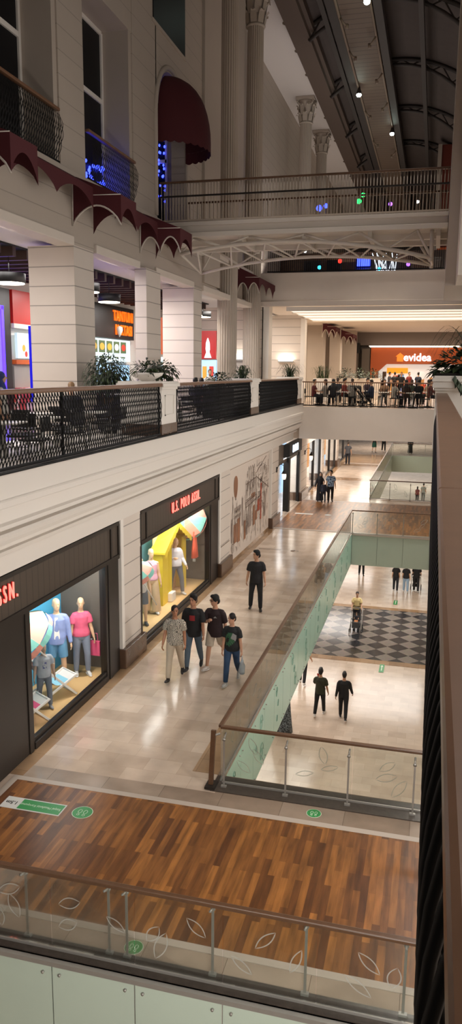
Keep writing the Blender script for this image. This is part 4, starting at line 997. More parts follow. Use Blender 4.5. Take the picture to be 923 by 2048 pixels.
# ---- lower hall
LW = -5.388
LOW = dict(vox=.012, eyes=False)
b, i = figure('person', 'person in an olive t-shirt with a crossbody strap, seen from behind on the lower floor', 'person', (-3.42, 26.2, LW), 176, 1.78, sk='a9805f', hair='100d0c', hairstyle='thick', top='2c2f1d', bottom='131313', shoe='c9c3bc', sole='e0dcd6', lL=(-12, 14, 3), lR=(13, 2, 3), footL=22, aL=(28, 12, 95), aLin=10, aR=(4, 10, 12), hem=.83, sleeve=.66, **LOW)
q = MB(); q.tube([i['S'](.5)+V((.09, 0, .03)), i['S'](.42)+V((.02, .138, 0)), i['S'](.25)+V((-.1, .12, 0)), i['S'](.1)+V((-.19, .02, 0)), i['S'](.25)+V((-.09, -.125, 0)), i['S'](.42)+V((.04, -.142, 0)), i['S'](.5)+V((.09, 0, .03))], .012, 6); i['fin'](q, 'strap', 'black', b)
p_ = i['world'](i['arms'][1][2]+i['arms'][1][3]*.1)
bt = empty('drink_cup', tuple(p_), 'colourful cup held up by the person in the olive t-shirt', 'cup')
MB().lathe([(.03, -.07), (.042, .08), (.042, .085)], 0, 0, 14).build('cup_body', 'red_p', bt); MB().lathe([(.044, .083), (.044, .095), (.02, .1)], 0, 0, 14).build('lid', 'table_w', bt); MB().tube([(0, 0, .09), (.02, 0, .2)], .006, 6).build('straw', 'skyblue', bt)
figure('person', 'person in a black sweater and black trousers walking away on the lower floor', 'person', (-2.56, 26.15, LW), 184, 1.78, sk='a97c60', hair='0e0c0b', top='0f0f11', topstyle='long', bottom='101013', shoe='16161a', sole='c9c6c2', lL=(11, 3, 1), lR=(-16, 20, 1), footR=24, aL=(-14, 10, 14), aR=(14, 14, 16), hem=.83, **LOW)
figure('person', 'person in dark trousers half hidden behind the frosted slab edge on the lower floor', 'person', (-4.5, 28.9, LW), 180, 1.78, top='c8c2ba', bottom='121216', shoe='d0ccc6', lL=(10, 3, 2), lR=(-14, 16, 2), footR=20, aR=(20, 16, 14), **LOW)
b, i = figure('person', 'person in a pale yellow t-shirt pushing a stroller over the checkered floor', 'person', (-3.12, 36.75, LW), 4, 1.74, sk='b98e72', hair='2a2220', hairstyle='buzz', top='d2bd86', bottom='2a2a30', shoe='2a2a2a', lean=4, lL=(12, 3, 2), lR=(-10, 10, 2), footR=12, aL=(18, 8, 32), aR=(18, 8, 32), fat=1.1, vox=.012, eyes=True)
st = empty('stroller', (-3.06, 35.95, LW), 'black stroller with silver frame being pushed over the checkered floor', 'stroller')
def stroller(t):
    for s in (1, -1):
        MB().tube([(s*.24, .62, 1.0), (s*.25, .42, .78), (s*.26, .1, .45), (s*.27, -.32, .14)], .016, 8).build('side_frame', 'steel', t); MB().tube([(s*.26, .1, .5), (s*.27, .32, .12)], .014, 8).build('rear_leg', 'steel', t)
        for (y, r_) in ((-.32, .09), (.33, .12)):
            w_ = MB().tube([(s*.29, y+r_*.85*math.cos(2*PI*j/18), r_+r_*.85*math.sin(2*PI*j/18)) for j in range(18)], .018, 8, closed=True, cap=False); o = w_.build('wheel', 'black', t)
            h_ = MB().tube([(s*.26, y, r_), (s*.32, y, r_)], .025, 8)
            for j in range(5): h_.tube([(s*.29, y, r_), (s*.29, y+r_*.8*math.cos(j*1.257), r_+r_*.8*math.sin(j*1.257))], .006, 4)
            h_.build('hub', 'steel', o)
    MB().tube([(-.24, .62, 1.0), (-.2, .66, 1.03), (.2, .66, 1.03), (.24, .62, 1.0)], .018, 8).build('push_handle', 'black', t)
    q = MB(); q.bar((0, .3, .8), (0, .05, .46), .40, .05); q.bar((0, .05, .46), (0, -.22, .44), .40, .05); q.bar((0, -.22, .44), (0, -.36, .24), .36, .03)
    q.build('seat', 'dgrey', t, bevel=.02)
    q = MB(); vs = []; n1 = 8
    for a in range(n1+1):
        th = R_(72+60*a/n1)
        for j in range(9): ph = PI*j/8; vs.append((.26*math.cos(ph), .32-.36*math.cos(th)*1.0*math.sin(ph)*.9, .72+.36*math.sin(th)*math.sin(ph)**.7))
    q._add(vs, [(a*9+j, a*9+j+1, a*9+j+10, a*9+j+9) for a in range(n1) for j in range(8)], 0, True); q.build('canopy', 'black', t)
    MB().box(-.2, -.1, .17, .2, .28, .3).build('basket', 'black', t, bevel=.03); MB().tube([(-.24, -.12, .62), (-.15, -.25, .64), (.15, -.25, .64), (.24, -.12, .62)], .018, 8).build('bumper_bar', 'dgrey', t)
stroller(st)
figure('person', 'small child in orange clothes sitting in the stroller on the checkered floor', 'person', (-3.06, 36.02, LW+.16), 0, .82, sk='c9a184', hair='5a4230', hairstyle='buzz', top='2a2a32', bottom='d28a58', bstyle='shorts', shoe='d9c7b0', seat=.62, lL=(80, 60, 6), lR=(80, 60, 6), aL=(40, 10, 50), aR=(40, 10, 70), vox=.012, lean=-8)
G3 = 'three people with a stroller in the lower hall'
figure('person', 'person in a black top and dark trousers, lower hall, leftmost of the three', 'person', (-1.54, 43.4, LW), 178, 1.68, hair='1a1210', hairstyle='long', top='141416', bottom='1a1c22', shoe='c5c0ba', fem=1, lL=(8, 3, 2), lR=(-8, 8, 2), footR=10, group=G3, **FAR)
figure('person', 'person in pale blue jeans and a black top, lower hall, middle of the three', 'person', (-.97, 43.4, LW), 178, 1.66, hair='2a1c14', hairstyle='long', top='17161a', bottom='8fa6bc', shoe='d8d4ce', fem=1, lL=(8, 3, 3), lR=(-8, 8, 3), footR=10, group=G3, **FAR)
figure('person', 'person in black clothes pushing a dark stroller away in the lower hall', 'person', (-.4, 43.6, LW), 178, 1.74, top='121214', bottom='101014', shoe='c5c0ba', lL=(8, 3, 3), lR=(-8, 8, 3), footR=10, aL=(25, 8, 25), aR=(25, 8, 25), group=G3, **FAR)
s2 = dup(st, (-.42, 44.35, LW), PI, 'dark stroller pushed by the person in black, lower hall beyond the checkered floor')
figure('person', 'person in black trousers seen below the far bridge, alone in the lower hall', 'person', (-3.75, 46.4, LW), 10, 1.74, top='1a1a1e', bottom='101013', shoe='101010', lL=(6, 3, 3), lR=(-6, 6, 3), **FAR)
figure('person', 'person in pale grey clothes far off at the right of the lower hall', 'person', (-.5, 76, LW), 170, 1.76, top='9a9890', bottom='6a6864', lL=(10, 3, 3), lR=(-10, 8, 3), footR=10, **FAR)
figure('person', 'person in a red-brown top far off at the right of the lower hall', 'person', (-1.05, 75.2, LW), 170, 1.55, top='6a2a28', bottom='2a2020', fem=1, hairstyle='long', lL=(10, 3, 3), lR=(-10, 8, 3), footR=10, **FAR)
# ---- two display windows of the dark-wood shop, polo level (front plane x = -6.9)
def shopfront(y0, y1, gy0, gy1, label, texty, body='U.S. POLO ASSN.', clip=None):
    t = empty('shopfront', (-6.9, (y0+y1)/2, 0), label, 'shop window', 'dark wood shop windows')
    part(MB().box(-6.97, y0, 2.75, -6.84, y1, 3.58), 'sign_band', 'dwood', t, bevel=.01)
    q = MB().box(-6.84, y0, 2.72, -6.80, y1, 2.82).box(-6.84, y0, 3.5, -6.80, y1, 3.58)
    for y in (y0, y0+.42, y1-.42, y1): q.box(-6.84, y-.04, 2.78, -6.81, y+.04, 3.52)
    part(q, 'band_moulding', 'dframe', t)
    part(MB().box(-7.0, y0, 0, -6.84, gy0, 2.75).box(-6.84, gy0-.2, 0, -6.82, gy0-.06, 2.72), 'frame_post', 'dframe', t, bevel=.01)
    part(MB().box(-7.0, gy1, 0, -6.84, y1, 2.75).box(-6.84, gy1+.12, 0, -6.82, gy1+.3, 2.72), 'frame_post', 'dframe', t, bevel=.01)
    part(MB().box(-7.0, gy0, 0, -6.82, gy1, .14).box(-6.95, gy0, .14, -6.86, gy1, .22), 'sill', 'dframe', t, bevel=.01)
    part(MB().box(-6.925, gy0, .2, -6.91, gy1, 2.76), 'glass_pane', 'shopglass', t)
    s = text(body, 'sign_letters', 'txt_r', t, (.10, texty-(y0+y1)/2, 3.24), ROT_PX, .42, .012, .54, bold=.0, spacing=1.6)
    s2 = text(body, 'sign_backplate', 'txt_rd', t, (.075, texty-(y0+y1)/2, 3.235), ROT_PX, .42, .006, .54, bold=.012, spacing=1.6)
    return t
shopfront(10.2, 15.95, 11.9, 15.22, 'dark wood shop window nearest the viewer, with deck chairs and mannequins inside', 10.15)
shopfront(17.32, 24.5, 17.45, 23.45, 'second dark wood shop window, with a red lit sign and a yellow beach hut inside', 20.95)
part(MB().box(-7.3, 4, 0, -7.05, 11.3, 2.75), 'entrance_panel', 'dframe', [o for o in COL.objects if o.name == 'shopfront'][0])
for k, (y0, y1, m1) in enumerate(((11.3, 15.5, 'skyblue'), (17.35, 23.5, 'paleblue'))):
    bx('floor_display' + ('.%03d' % k if k else ''), -8.2, y0, .02, -6.93, y1+.1, .15, 'sandy')
    bx('wall_display' + ('.%03d' % k if k else ''), -8.25, y0-.2, 0, -8.15, y1+.2, 3.4, m1)
    bx('wall_display_end' + ('.%03d' % k if k else ''), -8.2, y1+.1, 0, -6.99, y1+.2, 3.4, 'grey_wall')
    bx('ceiling_display' + ('.%03d' % k if k else ''), -8.2, y0, 2.95, -6.95, y1+.1, 3.05, 'black')
    q = MB()
    tr = empty('track_spots', (-7.3, (y0+y1)/2, 2.95), 'row of small white track spotlights at the top of the %s shop window' % ('nearest', 'second')[k], 'spotlight')
    for j in range(5 if k == 0 else 8):
        y = y0+.7+j*.72
        part(MB().tube([(-7.25, y, 2.93), (-7.25, y, 2.86)], .012, 6).tube([(-7.22, y, 2.88), (-7.34, y-.03, 2.78)], [.05, .06], 10), 'spot_head', 'shopwhite', tr)
# socket on the display end wall
for k, (y, z) in enumerate(((15.58, .75), (23.58, .75))):
    tag(MB().box(-7.45, y-.02, z, -7.36, y+.02, z+.09).build('wall_socket', 'white', loc=(-7.4, y, z), bevel=.004), 'small white wall socket on the end wall of the %s display window' % ('nearest', 'second')[k], 'socket')
# blue round opening on the backdrop
# mannequins
MN = dict(mat=M['plast'], hair=None, hairstyle='none', eyes=False, vox=.010, curl=12)
def stand(b, w):
    pass
def mannequin(label, loc, rz, h, **k):
    a = dict(MN); a.update(k)
    b, i = figure('mannequin', label, 'mannequin', loc, rz, h, **a)
    i['fin'](MB().lathe([(.19, .0), (.19, .008), (.02, .012), (.012, .02)], .0, .02, 24), 'base_plate', 'shopglass', b)
    return b, i
M['denimlight'] = pm('light_denim', '5f8fb0', .8, noise=.15, nscale=9)
b, i = mannequin('bald mannequin in an open blue shirt over a white top and denim shorts', (-7.72, 14.55, .15), 25, 1.92, top='8796c4', topstyle='open', bottom=M['denimlight'], bstyle='shorts', shoe=None, hy=20, hem=.83, aL=(4, 10, 10), aR=(-4, 10, 10), lL=(4, 3, 4), lR=(-2, 2, 3))
q = MB(); q._add([i['chest'](-.03, .48, .008), i['chest'](.03, .48, .008), i['chest'](.04, .38, .004), i['chest'](.045, .3, .004), i['chest'](.05, .2, .006), i['chest'](.06, .1, .008), i['chest'](.06, .04, .01), i['chest'](-.05, .04, .01), i['chest'](-.05, .1, .008), i['chest'](-.045, .2, .006), i['chest'](-.04, .3, .004), i['chest'](-.04, .38, .004)], [tuple(range(12))]); i['fin'](q, 'inner_top', 'white', i['kids']['top'])
mannequin('bald mannequin in a pink t-shirt and grey cropped trousers', (-7.42, 15.12, .15), 35, 1.80, top='e0607f', bottom='7c8596', bstyle='trousers', shoe='d8d4d0', sole='eeeeee', fem=1, hy=-8, hem=.9, aL=(3, 12, 8), aR=(3, 10, 10), lL=(8, 12, 4), lR=(-2, 2, 3))
b, i = mannequin('brown child mannequin in a grey printed t-shirt and grey trousers beside the deck chairs', (-7.38, 13.3, .15), 40, 1.38, mat=M['plast_k'], top='9aa0a8', bottom='646c78', shoe='8a8a8c', hy=10, aL=(-6, 10, 14), aR=(6, 10, 10), lL=(6, 4, 4), lR=(-6, 6, 4))
q = MB(); vs = []
for r in range(4):
    for c in range(4): vs.append(i['chest'](-.05+.033*c, .2+.055*r, .004))
q._add(vs, [(r*4+c, r*4+c+1, r*4+c+5, r*4+c+4) for r in range(3) for c in range(3)]); M['bluescribble'] = pattern_mat('blue_scribble', '9aa0a8', '3b3f7c', 20, .5, 'noise'); i['fin'](q, 'chest_print', 'bluescribble', i['kids']['top'])
# deck chairs
def deck_chair(label, loc, rz, c1, c2):
    t = empty('deck_chair', loc, label, 'deck chair', 'striped deck chairs in the shop window', R_(rz))
    for s in (1, -1):
        MB().bar((s*.29, -.52, .02), (s*.29, .48, 1.02), .035, .045).build('long_frame', 'white', t, bevel=.004)
        MB().bar((s*.25, .42, .02), (s*.25, -.55, .44), .035, .045).build('seat_frame', 'white', t, bevel=.004)
        MB().bar((s*.32, .26, .78), (s*.32, .55, .06), .03, .035).build('prop_leg', 'white', t, bevel=.004)
    for (y, z, w, nm) in ((-.52, .03, .3, 'front_rail'), (.48, 1.02, .3, 'top_rail'), (-.55, .44, .27, 'seat_rail'), (.42, .03, .26, 'rear_rail'), (.55, .06, .33, 'prop_rail')):
        MB().tube([(-w, y, z), (w, y, z)], .018, 8).build(nm, 'white', t)
    prof = [(.48, 1.0), (.3, .74), (.12, .48), (-.05, .33), (-.22, .29), (-.4, .35), (-.55, .44)]
    q = MB(); 
    for i in range(len(prof)-1):
        (ya, za), (yb, zb) = prof[i], prof[i+1]
        for j in range(4):
            x0 = -.235+.1175*j; q._add([(x0, ya, za), (x0+.1175, ya, za), (x0+.1175, yb, zb), (x0, yb, zb)], [(0, 1, 2, 3)], (0 if i < 3 else (1 if i < 5 else 2)))
    q.build('canvas_sling', [c1, c2, 'white'], t)
    MB().tube([(-.22, .40, .93), (.22, .40, .93)], (.06, .06), 10).build('head_cushion', c1, t)
deck_chair('white deck chair with a pale pink canvas, behind the child mannequin', (-7.55, 13.75, .15), 150, 'pink_c', 'paleblue')
deck_chair('white deck chair with a bright pink seat, in front of the child mannequin', (-7.5, 12.45, .15), 150, 'mint', M['coral'] if False else pm('hot_pink', 'e0567e', .7))
tag(MB().box(-7.36, 15.3, .55, -7.06, 15.36, .9).tube([(-7.31, 15.33, .9), (-7.29, 15.33, 1.08), (-7.13, 15.33, 1.08), (-7.11, 15.33, .9)], .01, 6).build('tote_bag', pm('bag_pink', 'e0567e', .6), loc=(-7.2, 15.33, .55), bevel=.01), 'bright pink tote bag hanging beside the pink-shirted mannequin', 'bag')
# parasols
def parasol(label, loc, tilt, spin, r=.75, closed=0, pole=2.0):
    t = empty('beach_parasol', loc, label, 'parasol', 'striped beach parasols')
    rot = Mx.Rotation(R_(spin), 3, 'Z') @ Mx.Rotation(R_(tilt), 3, 'X')
    N = 8
    for k in range(N):
        q = MB(); vs = []; 
        for a in range(7):
            rr = r*a/6; 
            for b_ in range(5):
                th = 2*PI*(k+b_/4)/N; sag = 1-.06*math.sin(PI*b_/4)*(a/6)
                vs.append(rot @ V((rr*sag*math.cos(th), rr*sag*math.sin(th), .30*r*(1-(a/6)**1.6)-closed*rr)))
        q._add(vs, [(a*5+b_, a*5+b_+1, a*5+b_+6, a*5+b_+5) for a in range(6) for b_ in range(4)], 0, True)
        g = q.build('canvas_gore', ('pink_c', 'mint')[k % 2], t)
        q = MB(); vs = []
        for b_ in range(5):
            th = 2*PI*(k+b_/4)/N; z_ = -closed*r
            vs += [rot @ V((r*math.cos(th), r*math.sin(th), z_)), rot @ V((r*1.02*math.cos(th), r*1.02*math.sin(th), z_-.1-.03*math.sin(PI*b_/4)))]
        q._add(vs, [(2*b_, 2*b_+1, 2*b_+3, 2*b_+2) for b_ in range(4)]); q.build('valance', ('mint', 'pink_c')[k % 2], g)
    MB().tube([rot @ V((0, 0, .32*r)), rot @ V((0, 0, -pole))], .016, 8).build('pole', 'white', t)
parasol('pink and mint striped parasol in the nearest shop window, above the deck chairs', (-7.62, 12.75, 1.95), -42, 150, .62, .28, 1.2)
parasol('open pink and mint parasol at the top of the second shop window', (-7.55, 23.0, 2.35), 60, 20, .72, .1, .6)
parasol('half-closed pink and mint parasol at the near end of the second shop window', (-7.36, 18.1, 2.0), -32, 150, .42, .7, 1.5)
# second window figures
mannequin('mannequin in grey shorts standing behind the half-closed parasol', (-7.42, 18.75, .15), 30, 1.86, top='c9c2bc', bottom='70747c', bstyle='shorts', shoe='2a2a2c', lL=(6, 4, 4), lR=(-6, 6, 4))
mannequin('bald mannequin in a pale pink top and wide beige trousers', (-7.48, 19.75, .15), 30, 1.88, top='dba8b8', topstyle='tank', bottom='c8ab88', bstyle='wide', shoe='d8d4d0', fem=1, hy=10, hem=.92, aL=(2, 10, 8), aR=(4, 10, 10), lL=(5, 3, 4), lR=(-4, 4, 4))
mannequin('bald mannequin in a white and pink top leaning in the yellow hut doorway', (-7.42, 21.75, .15), 42, 1.78, top='d9d4d6', topstyle='long', bottom='5c6068', shoe='c9c6c2', fem=1, lean=-6, hy=35, aL=(10, 14, 30), aR=(20, 34, 80), aRin=30, lL=(14, 12, 8), lR=(-2, 2, 8), hem=.88)
# yellow beach hut
t = empty('beach_hut', (-7.7, 21.6, .15), 'yellow gabled beach hut prop with a scalloped roof edge in the second shop window', 'beach hut')
HY0, HY1, HX0, HX1 = 20.45, 22.65, -7.72, -7.38
for y in (HY0, HY1-.1): part(MB().box(HX0, y, .15, HX1, y+.1, 1.85), 'side_wall', 'yellow', t)
part(MB().box(HX1-.06, HY0+.1, .15, HX1, HY0+.5, 1.85), 'front_panel', 'yellow', t); part(MB().box(HX1-.06, HY1-.3, .15, HX1, HY1-.1, 1.85), 'front_panel', 'yellow', t)
part(MB().box(HX0-.01, HY0+.1, .15, HX0+.02, HY1-.1, 2.3), 'back_wall', 'sandy', t)
for (ya, yb) in ((HY0-.15, (HY0+HY1)/2), (HY1+.15, (HY0+HY1)/2)): part(MB().prism([(HX0-.01, ya, 1.74), (HX0-.01, yb, 2.42), (HX0-.01, yb, 2.48), (HX0-.01, ya, 1.8)], (HX1-HX0+.14, 0, 0)), 'roof_slope', 'yellow', t)
q = MB(); vs = []
for i in range(41):
    u = i/40; y = HY0-.15+(HY1-HY0+.3)*u; z = 1.74+.68*(1-abs(2*u-1)); vs += [(HX1+.14, y, z+.06), (HX1+.14, y, z-.09-.05*abs(math.sin(i*PI/4)))]
q._add(vs, [(2*i, 2*i+1, 2*i+3, 2*i+2) for i in range(40)]); part(q, 'scalloped_fringe', 'yellow', t)
q = MB(); vs = []
for i in range(13):
    y = HY0+.45+.42*i/12; xo = HX1-.03+.03*math.sin(i*1.6); vs += [(xo, y, 1.85), (xo+.02, y+(.0 if i < 6 else -.05), .25)]
q._add(vs, [(2*i, 2*i+1, 2*i+3, 2*i+2) for i in range(12)], 0, True); part(q, 'curtain', 'yellow', t)
q = MB(); rings = []
for z, w_, d_ in ((1.98, .06, .02), (1.9, .16, .05), (1.65, .13, .05), (1.4, .17, .07), (1.05, .22, .09)):
    rings.append([(-7.2+d_*math.sin(2*PI*j/20)*(1+.3*math.sin(j*2.2)), 23.0+w_*math.cos(2*PI*j/20), z) for j in range(20)])
q.loft(rings); tag(q.build('hanging_dress', 'coral', loc=(-7.2, 23.0, 1.05)), 'coral dress hanging from the corner of the yellow beach hut', 'dress')
tag(MB().box(-7.62, 20.9, .15, -7.25, 21.25, .42).build('storage_box', 'white', loc=(-7.4, 21.05, .15), bevel=.02), 'small white box on the sand platform by the yellow hut', 'box')
# ---- mural on the wall between the shops
mu = empty('wall_mural', (-6.93, 29.5, .1), 'sketched city mural with a hot-air balloon and red figure on the walkway wall', 'mural')
part(MB().box(-6.93, 26.05, .1, -6.885, 33.0, 3.5), 'mural_board', 'mural', mu)
rm = random.Random(11); X = -6.872
def mq(mb, y0, z0, y1, z1, mi=0): mb._add([(X, y0, z0), (X, y1, z0), (X, y1, z1), (X, y0, z1)], [(0, 1, 2, 3)], mi)
def my(u): return 26.05+6.95*u
def mz(v): return .1+3.4*v
L = MB()
def line(u0, v0, u1, v1, w=.012, mi=0):
    a = V((X+.002, my(u0), mz(v0))); b_ = V((X+.002, my(u1), mz(v1))); d = b_-a
    if d.length < 1e-5: return
    nrm = V((0, -d.z, d.y)).normalized()*w*1.25; L._add([a-nrm, b_-nrm, b_+nrm, a+nrm], [(0, 1, 2, 3)], mi)
blk = MB()
# soft colour blocks: houses, church, street
for (u0, v0, u1, v1, mi) in ((.10, .17, .17, .38, 0), (.18, .15, .24, .42, 0), (.33, .12, .37, .34, 0), (.38, .15, .43, .27, 2), (.44, .22, .50, .5, 2), (.55, .2, .60, .44, 0), (.61, .24, .66, .36, 0), (.67, .33, .73, .48, 3), (.745, .2, .775, .66, 3), (.12, .52, .26, .56, 2), (.05, .2, .08, .46, 2), (.36, .5, .56, .545, 2), (.5, .54, .6, .60, 0), (.40, .66, .42, .78, 2), (.47, .66, .49, .78, 2), (.54, .66, .56, .78, 2), (.86, .2, .9, .5, 2), (.28, .3, .31, .62, 2)):
    mq(blk, my(u0), mz(v0), my(u1), mz(v1), mi)
ring = [(X, my(.14+.042*math.cos(2*PI*j/24)), mz(.82+.09*math.sin(2*PI*j/24)*(1 if math.sin(2*PI*j/24) > 0 else 1.7))) for j in range(24)]
blk.poly(ring, 0); mq(blk, my(.132), mz(.645), my(.148), mz(.665), 1)
part(blk, 'painted_patch', ['mural_b', 'mural_d', 'mural_g', 'mural_r'], mu)
for k in range(4): line(.12+.013*k, .88-.02*abs(k-1.5), .135+.004*k, .67, .006)
def arch(u, v, w, h, lw=.012):
    line(u, v, u, v+h*.7, lw); line(u+w, v, u+w, v+h*.7, lw); line(u, v+h*.7, u+w/2, v+h, lw); line(u+w, v+h*.7, u+w/2, v+h, lw)
for k in range(4): arch(.42+.045*k, .78, .032, .16)                       # belfry
for k in range(3): arch(.40+.07*k, .58, .055, .2)
for k in range(3): arch(.41+.07*k, .60, .035, .15, .008)
for k in range(3): arch(.34+.08*k, .22, .06, .28)
for v in (.56, .58, .77, .50): line(.37, v-.02, .62, v, .012)
for u in (.36, .385, .615, .63): line(u, .18, u, .8, .01)
for k in range(26): 
    u = .62+rm.random()*.36; v = .3+rm.random()*.6; line(u, v, u, min(.97, v+.06+rm.random()*.2), .007)
for k in range(20):
    u = .62+rm.random()*.3; v = .35+rm.random()*.6; line(u, v, u+.05+.05*rm.random(), v-.015+.03*rm.random(), .007)
for k in range(6):
    for r in range(2): mq(L, my(.115+.024*k), mz(.44+.06*r), my(.123+.024*k), mz(.47+.06*r), 0)
for k in range(130):         # window sketches over the house fronts
    u = .36+rm.random()*.6; v = .2+rm.random()*.66; w_ = .012+.012*rm.random(); h_ = .03+.04*rm.random()
    line(u, v, u, v+h_, .006); line(u+w_, v, u+w_, v+h_, .006); line(u, v+h_, u+w_, v+h_, .006)
for k in range(90):
    u = .04+rm.random()*.9; v = .04+rm.random()*.5; line(u, v, u+.004*rm.uniform(-1, 1), v+.05+.12*rm.random(), .006+.006*rm.random())
for k in range(12): line(.05+.02*k, .2+.25*rm.random(), .06+.02*k, .5+.06*rm.random(), .006)
line(.07, .1, .08, .7, .014); line(.075, .7, .085, .55, .01); line(.62, .78, .98, .55, .012); line(.62, .82, .9, .97, .01)
for k in range(40):
    u = .03+rm.random()*.93; v = .03+rm.random()*.17; line(u, v, u+.02*rm.uniform(-1, 1), v+.03+.04*rm.random(), .008)
for k in range(16):
    a = 2*PI*k/16; b_ = 2*PI*(k+1)/16; line(.08+.025*math.cos(a), .13+.05*math.sin(a), .08+.025*math.cos(b_), .13+.05*math.sin(b_), .008)
    line(.78+.07*math.cos(a*.5-1.2), .5+.13*math.sin(a*.5-1.2), .78+.07*math.cos(b_*.5-1.2), .5+.13*math.sin(b_*.5-1.2), .008)
line(.76, .02, .765, .2, .014); line(.74, .68, .78, .72, .05)
part(L, 'ink_drawing', ['mural_d'], mu)
# ---- clothes shop beyond the mural
t = empty('clothes_shop', (-6.9, 38, 0), 'bright clothes shop with a black frame and a dark lit box sign', 'shop')
sgn = part(MB().prism([(-6.95, 36.45, 2.85), (-6.62, 36.55, 2.9), (-6.62, 40.1, 2.9), (-6.95, 40.75, 2.85)], (0, 0, .62)), 'sign_box', 'black', t, bevel=.02)
text('DIVI', 'sign_letters', 'txt_w', sgn, (.29, .1, 3.2), ROT_PX, .5, .02, 1.5, bold=.008, spacing=1.15)
part(MB().box(-7.05, 34.85, 0, -6.88, 35.0, 3.5).box(-7.0, 35, 2.6, -6.9, 41, 2.75), 'door_frame', 'dframe', t); part(MB().box(-7.1, 37.5, 0, -6.82, 37.95, 2.75), 'door_post', 'black', t); part(MB().box(-7.0, 40.75, 0, -6.86, 40.95, 2.85), 'door_post', 'black', t)
part(MB().box(-6.95, 38.0, .05, -6.93, 40.75, 2.8), 'glass_pane', 'shopglass', t); part(MB().box(-6.95, 35.0, .05, -6.93, 36.3, 2.6), 'glass_pane', 'shopglass', t)
part(MB().box(-8.6, 38.1, .02, -8.5, 40.9, 3.2), 'display_panel', 'shopwhite', t); part(MB().box(-8.4, 35.1, .02, -8.3, 36.0, 2.6), 'display_panel', 'grey_wall', t)
part(MB().box(-7.02, 34.9, 2.75, -6.9, 36.4, 3.5), 'fascia_panel', 'grey_wall', t)
for (y, c) in ((35.7, '9a8a80'), (36.3, 'c89878'), (36.8, '2a2a30')):
    q = MB(); rings = []
    for z, w_ in ((1.75, .05), (1.68, .2), (1.3, .17), (.75, .22)): rings.append([(-7.4+.07*math.sin(2*PI*j/14), y+w_*math.cos(2*PI*j/14), z) for j in range(14)])
    q.loft(rings).tube([(-7.4, y, .02), (-7.4, y, 1.8)], .015, 6)
    tag(q.build('hanging_coat', cloth(c), loc=(-7.4, y, .02)), {'9a8a80': 'grey-brown coat', 'c89878': 'tan coat', '2a2a30': 'dark coat'}[c]+' on a stand inside the bright clothes shop doorway', 'coat', 'coats in the shop doorway')
# lantern wall lamps
def lantern(y, label, x=-6.78):
    t = empty('wall_lantern', (x, y, 2.2), label, 'wall lantern', 'black wall lanterns on the shop pilasters')
    part(MB().box(x-.06, y-.05, 2.42, x, y+.05, 2.66).tube([(x, y, 2.58), (x+.07, y, 2.75), (x+.2, y, 2.8), (x+.31, y, 2.72), (x+.33, y, 2.56)], .014, 8), 'bracket', 'black', t)
    part(MB().lathe([(.02, 2.58), (.04, 2.54), (.12, 2.38), (.125, 2.37)], x+.33, y, 16), 'hood', 'black', t)
    part(MB().lathe([(.09, 2.37), (.1, 2.26), (.07, 2.12), (.02, 2.1)], x+.33, y, 14), 'lamp_glass', 'lamp_s', t)
lantern(34.3, 'black wall lantern with a glowing glass on the pilaster at the end of the mural'); lantern(42.3, 'black wall lantern with a glowing glass beyond the box sign')
# further shops along the walkway
for k, (y0, y1, m, l) in enumerate(((43.3, 49.1, 'shopblue', 'shop with a blue-lit interior beyond the box-sign shop'), (50.5, 56.9, 'shopwhite', 'shop with tall white lit panels far along the walkway'), (58.5, 66.3, 'shopblue', 'pale lit shop front farthest along the walkway'))):
    t = empty('shopfront', (-6.9, y0, 0), l, 'shop window')
    part(MB().box(-7.05, y0, 2.9, -6.88, y1, 3.6), 'fascia_panel', 'cream', t); part(MB().box(-6.95, y0, .1, -6.93, y1, 2.9), 'glass_pane', 'shopglass', t)
    part(MB().box(-8.4, y0, .02, -8.3, y1, 3.3), 'display_wall', m, t); part(MB().box(-8.25, y0+1.4, .5, -8.15, y0+2.6, 3.0), 'amber_panel', 'shopor', t)
    for y in (y0+.1, (y0+y1)/2, y1-.1): part(MB().box(-7.0, y-.07, 0, -6.86, y+.07, 2.9), 'frame_post', 'dframe', t)
    part(MB().box(-7.0, y0, 0, -6.86, y1, .1), 'sill', 'dframe', t)
for j, (y, z, w_, m) in enumerate(((44.4, .02, .5, 'shopwhite'), (44.8, .02, .35, 'brown_m'))):
    tag(MB().box(-7.7, y, z, -7.3, y+w_, .55+.3*j).build('display_block', m, loc=(-7.5, y, z), bevel=.01), ('white', 'dark brown')[j]+' display block inside the blue-lit shop window', 'display block')
for j in range(3):
    tag(MB().box(-7.68, 44.45+.02*j, .55+.22*j+(.001 if j else 0), -7.42, 44.8, .75+.22*j).build('handbag', ('brown_m', 'black', 'redbrown')[j], loc=(-7.5, 44.6, .55+.22*j), bevel=.03), ('brown', 'black', 'red-brown')[j]+' handbag stacked on the white block in the blue-lit shop', 'handbag', 'handbags in the blue-lit shop')
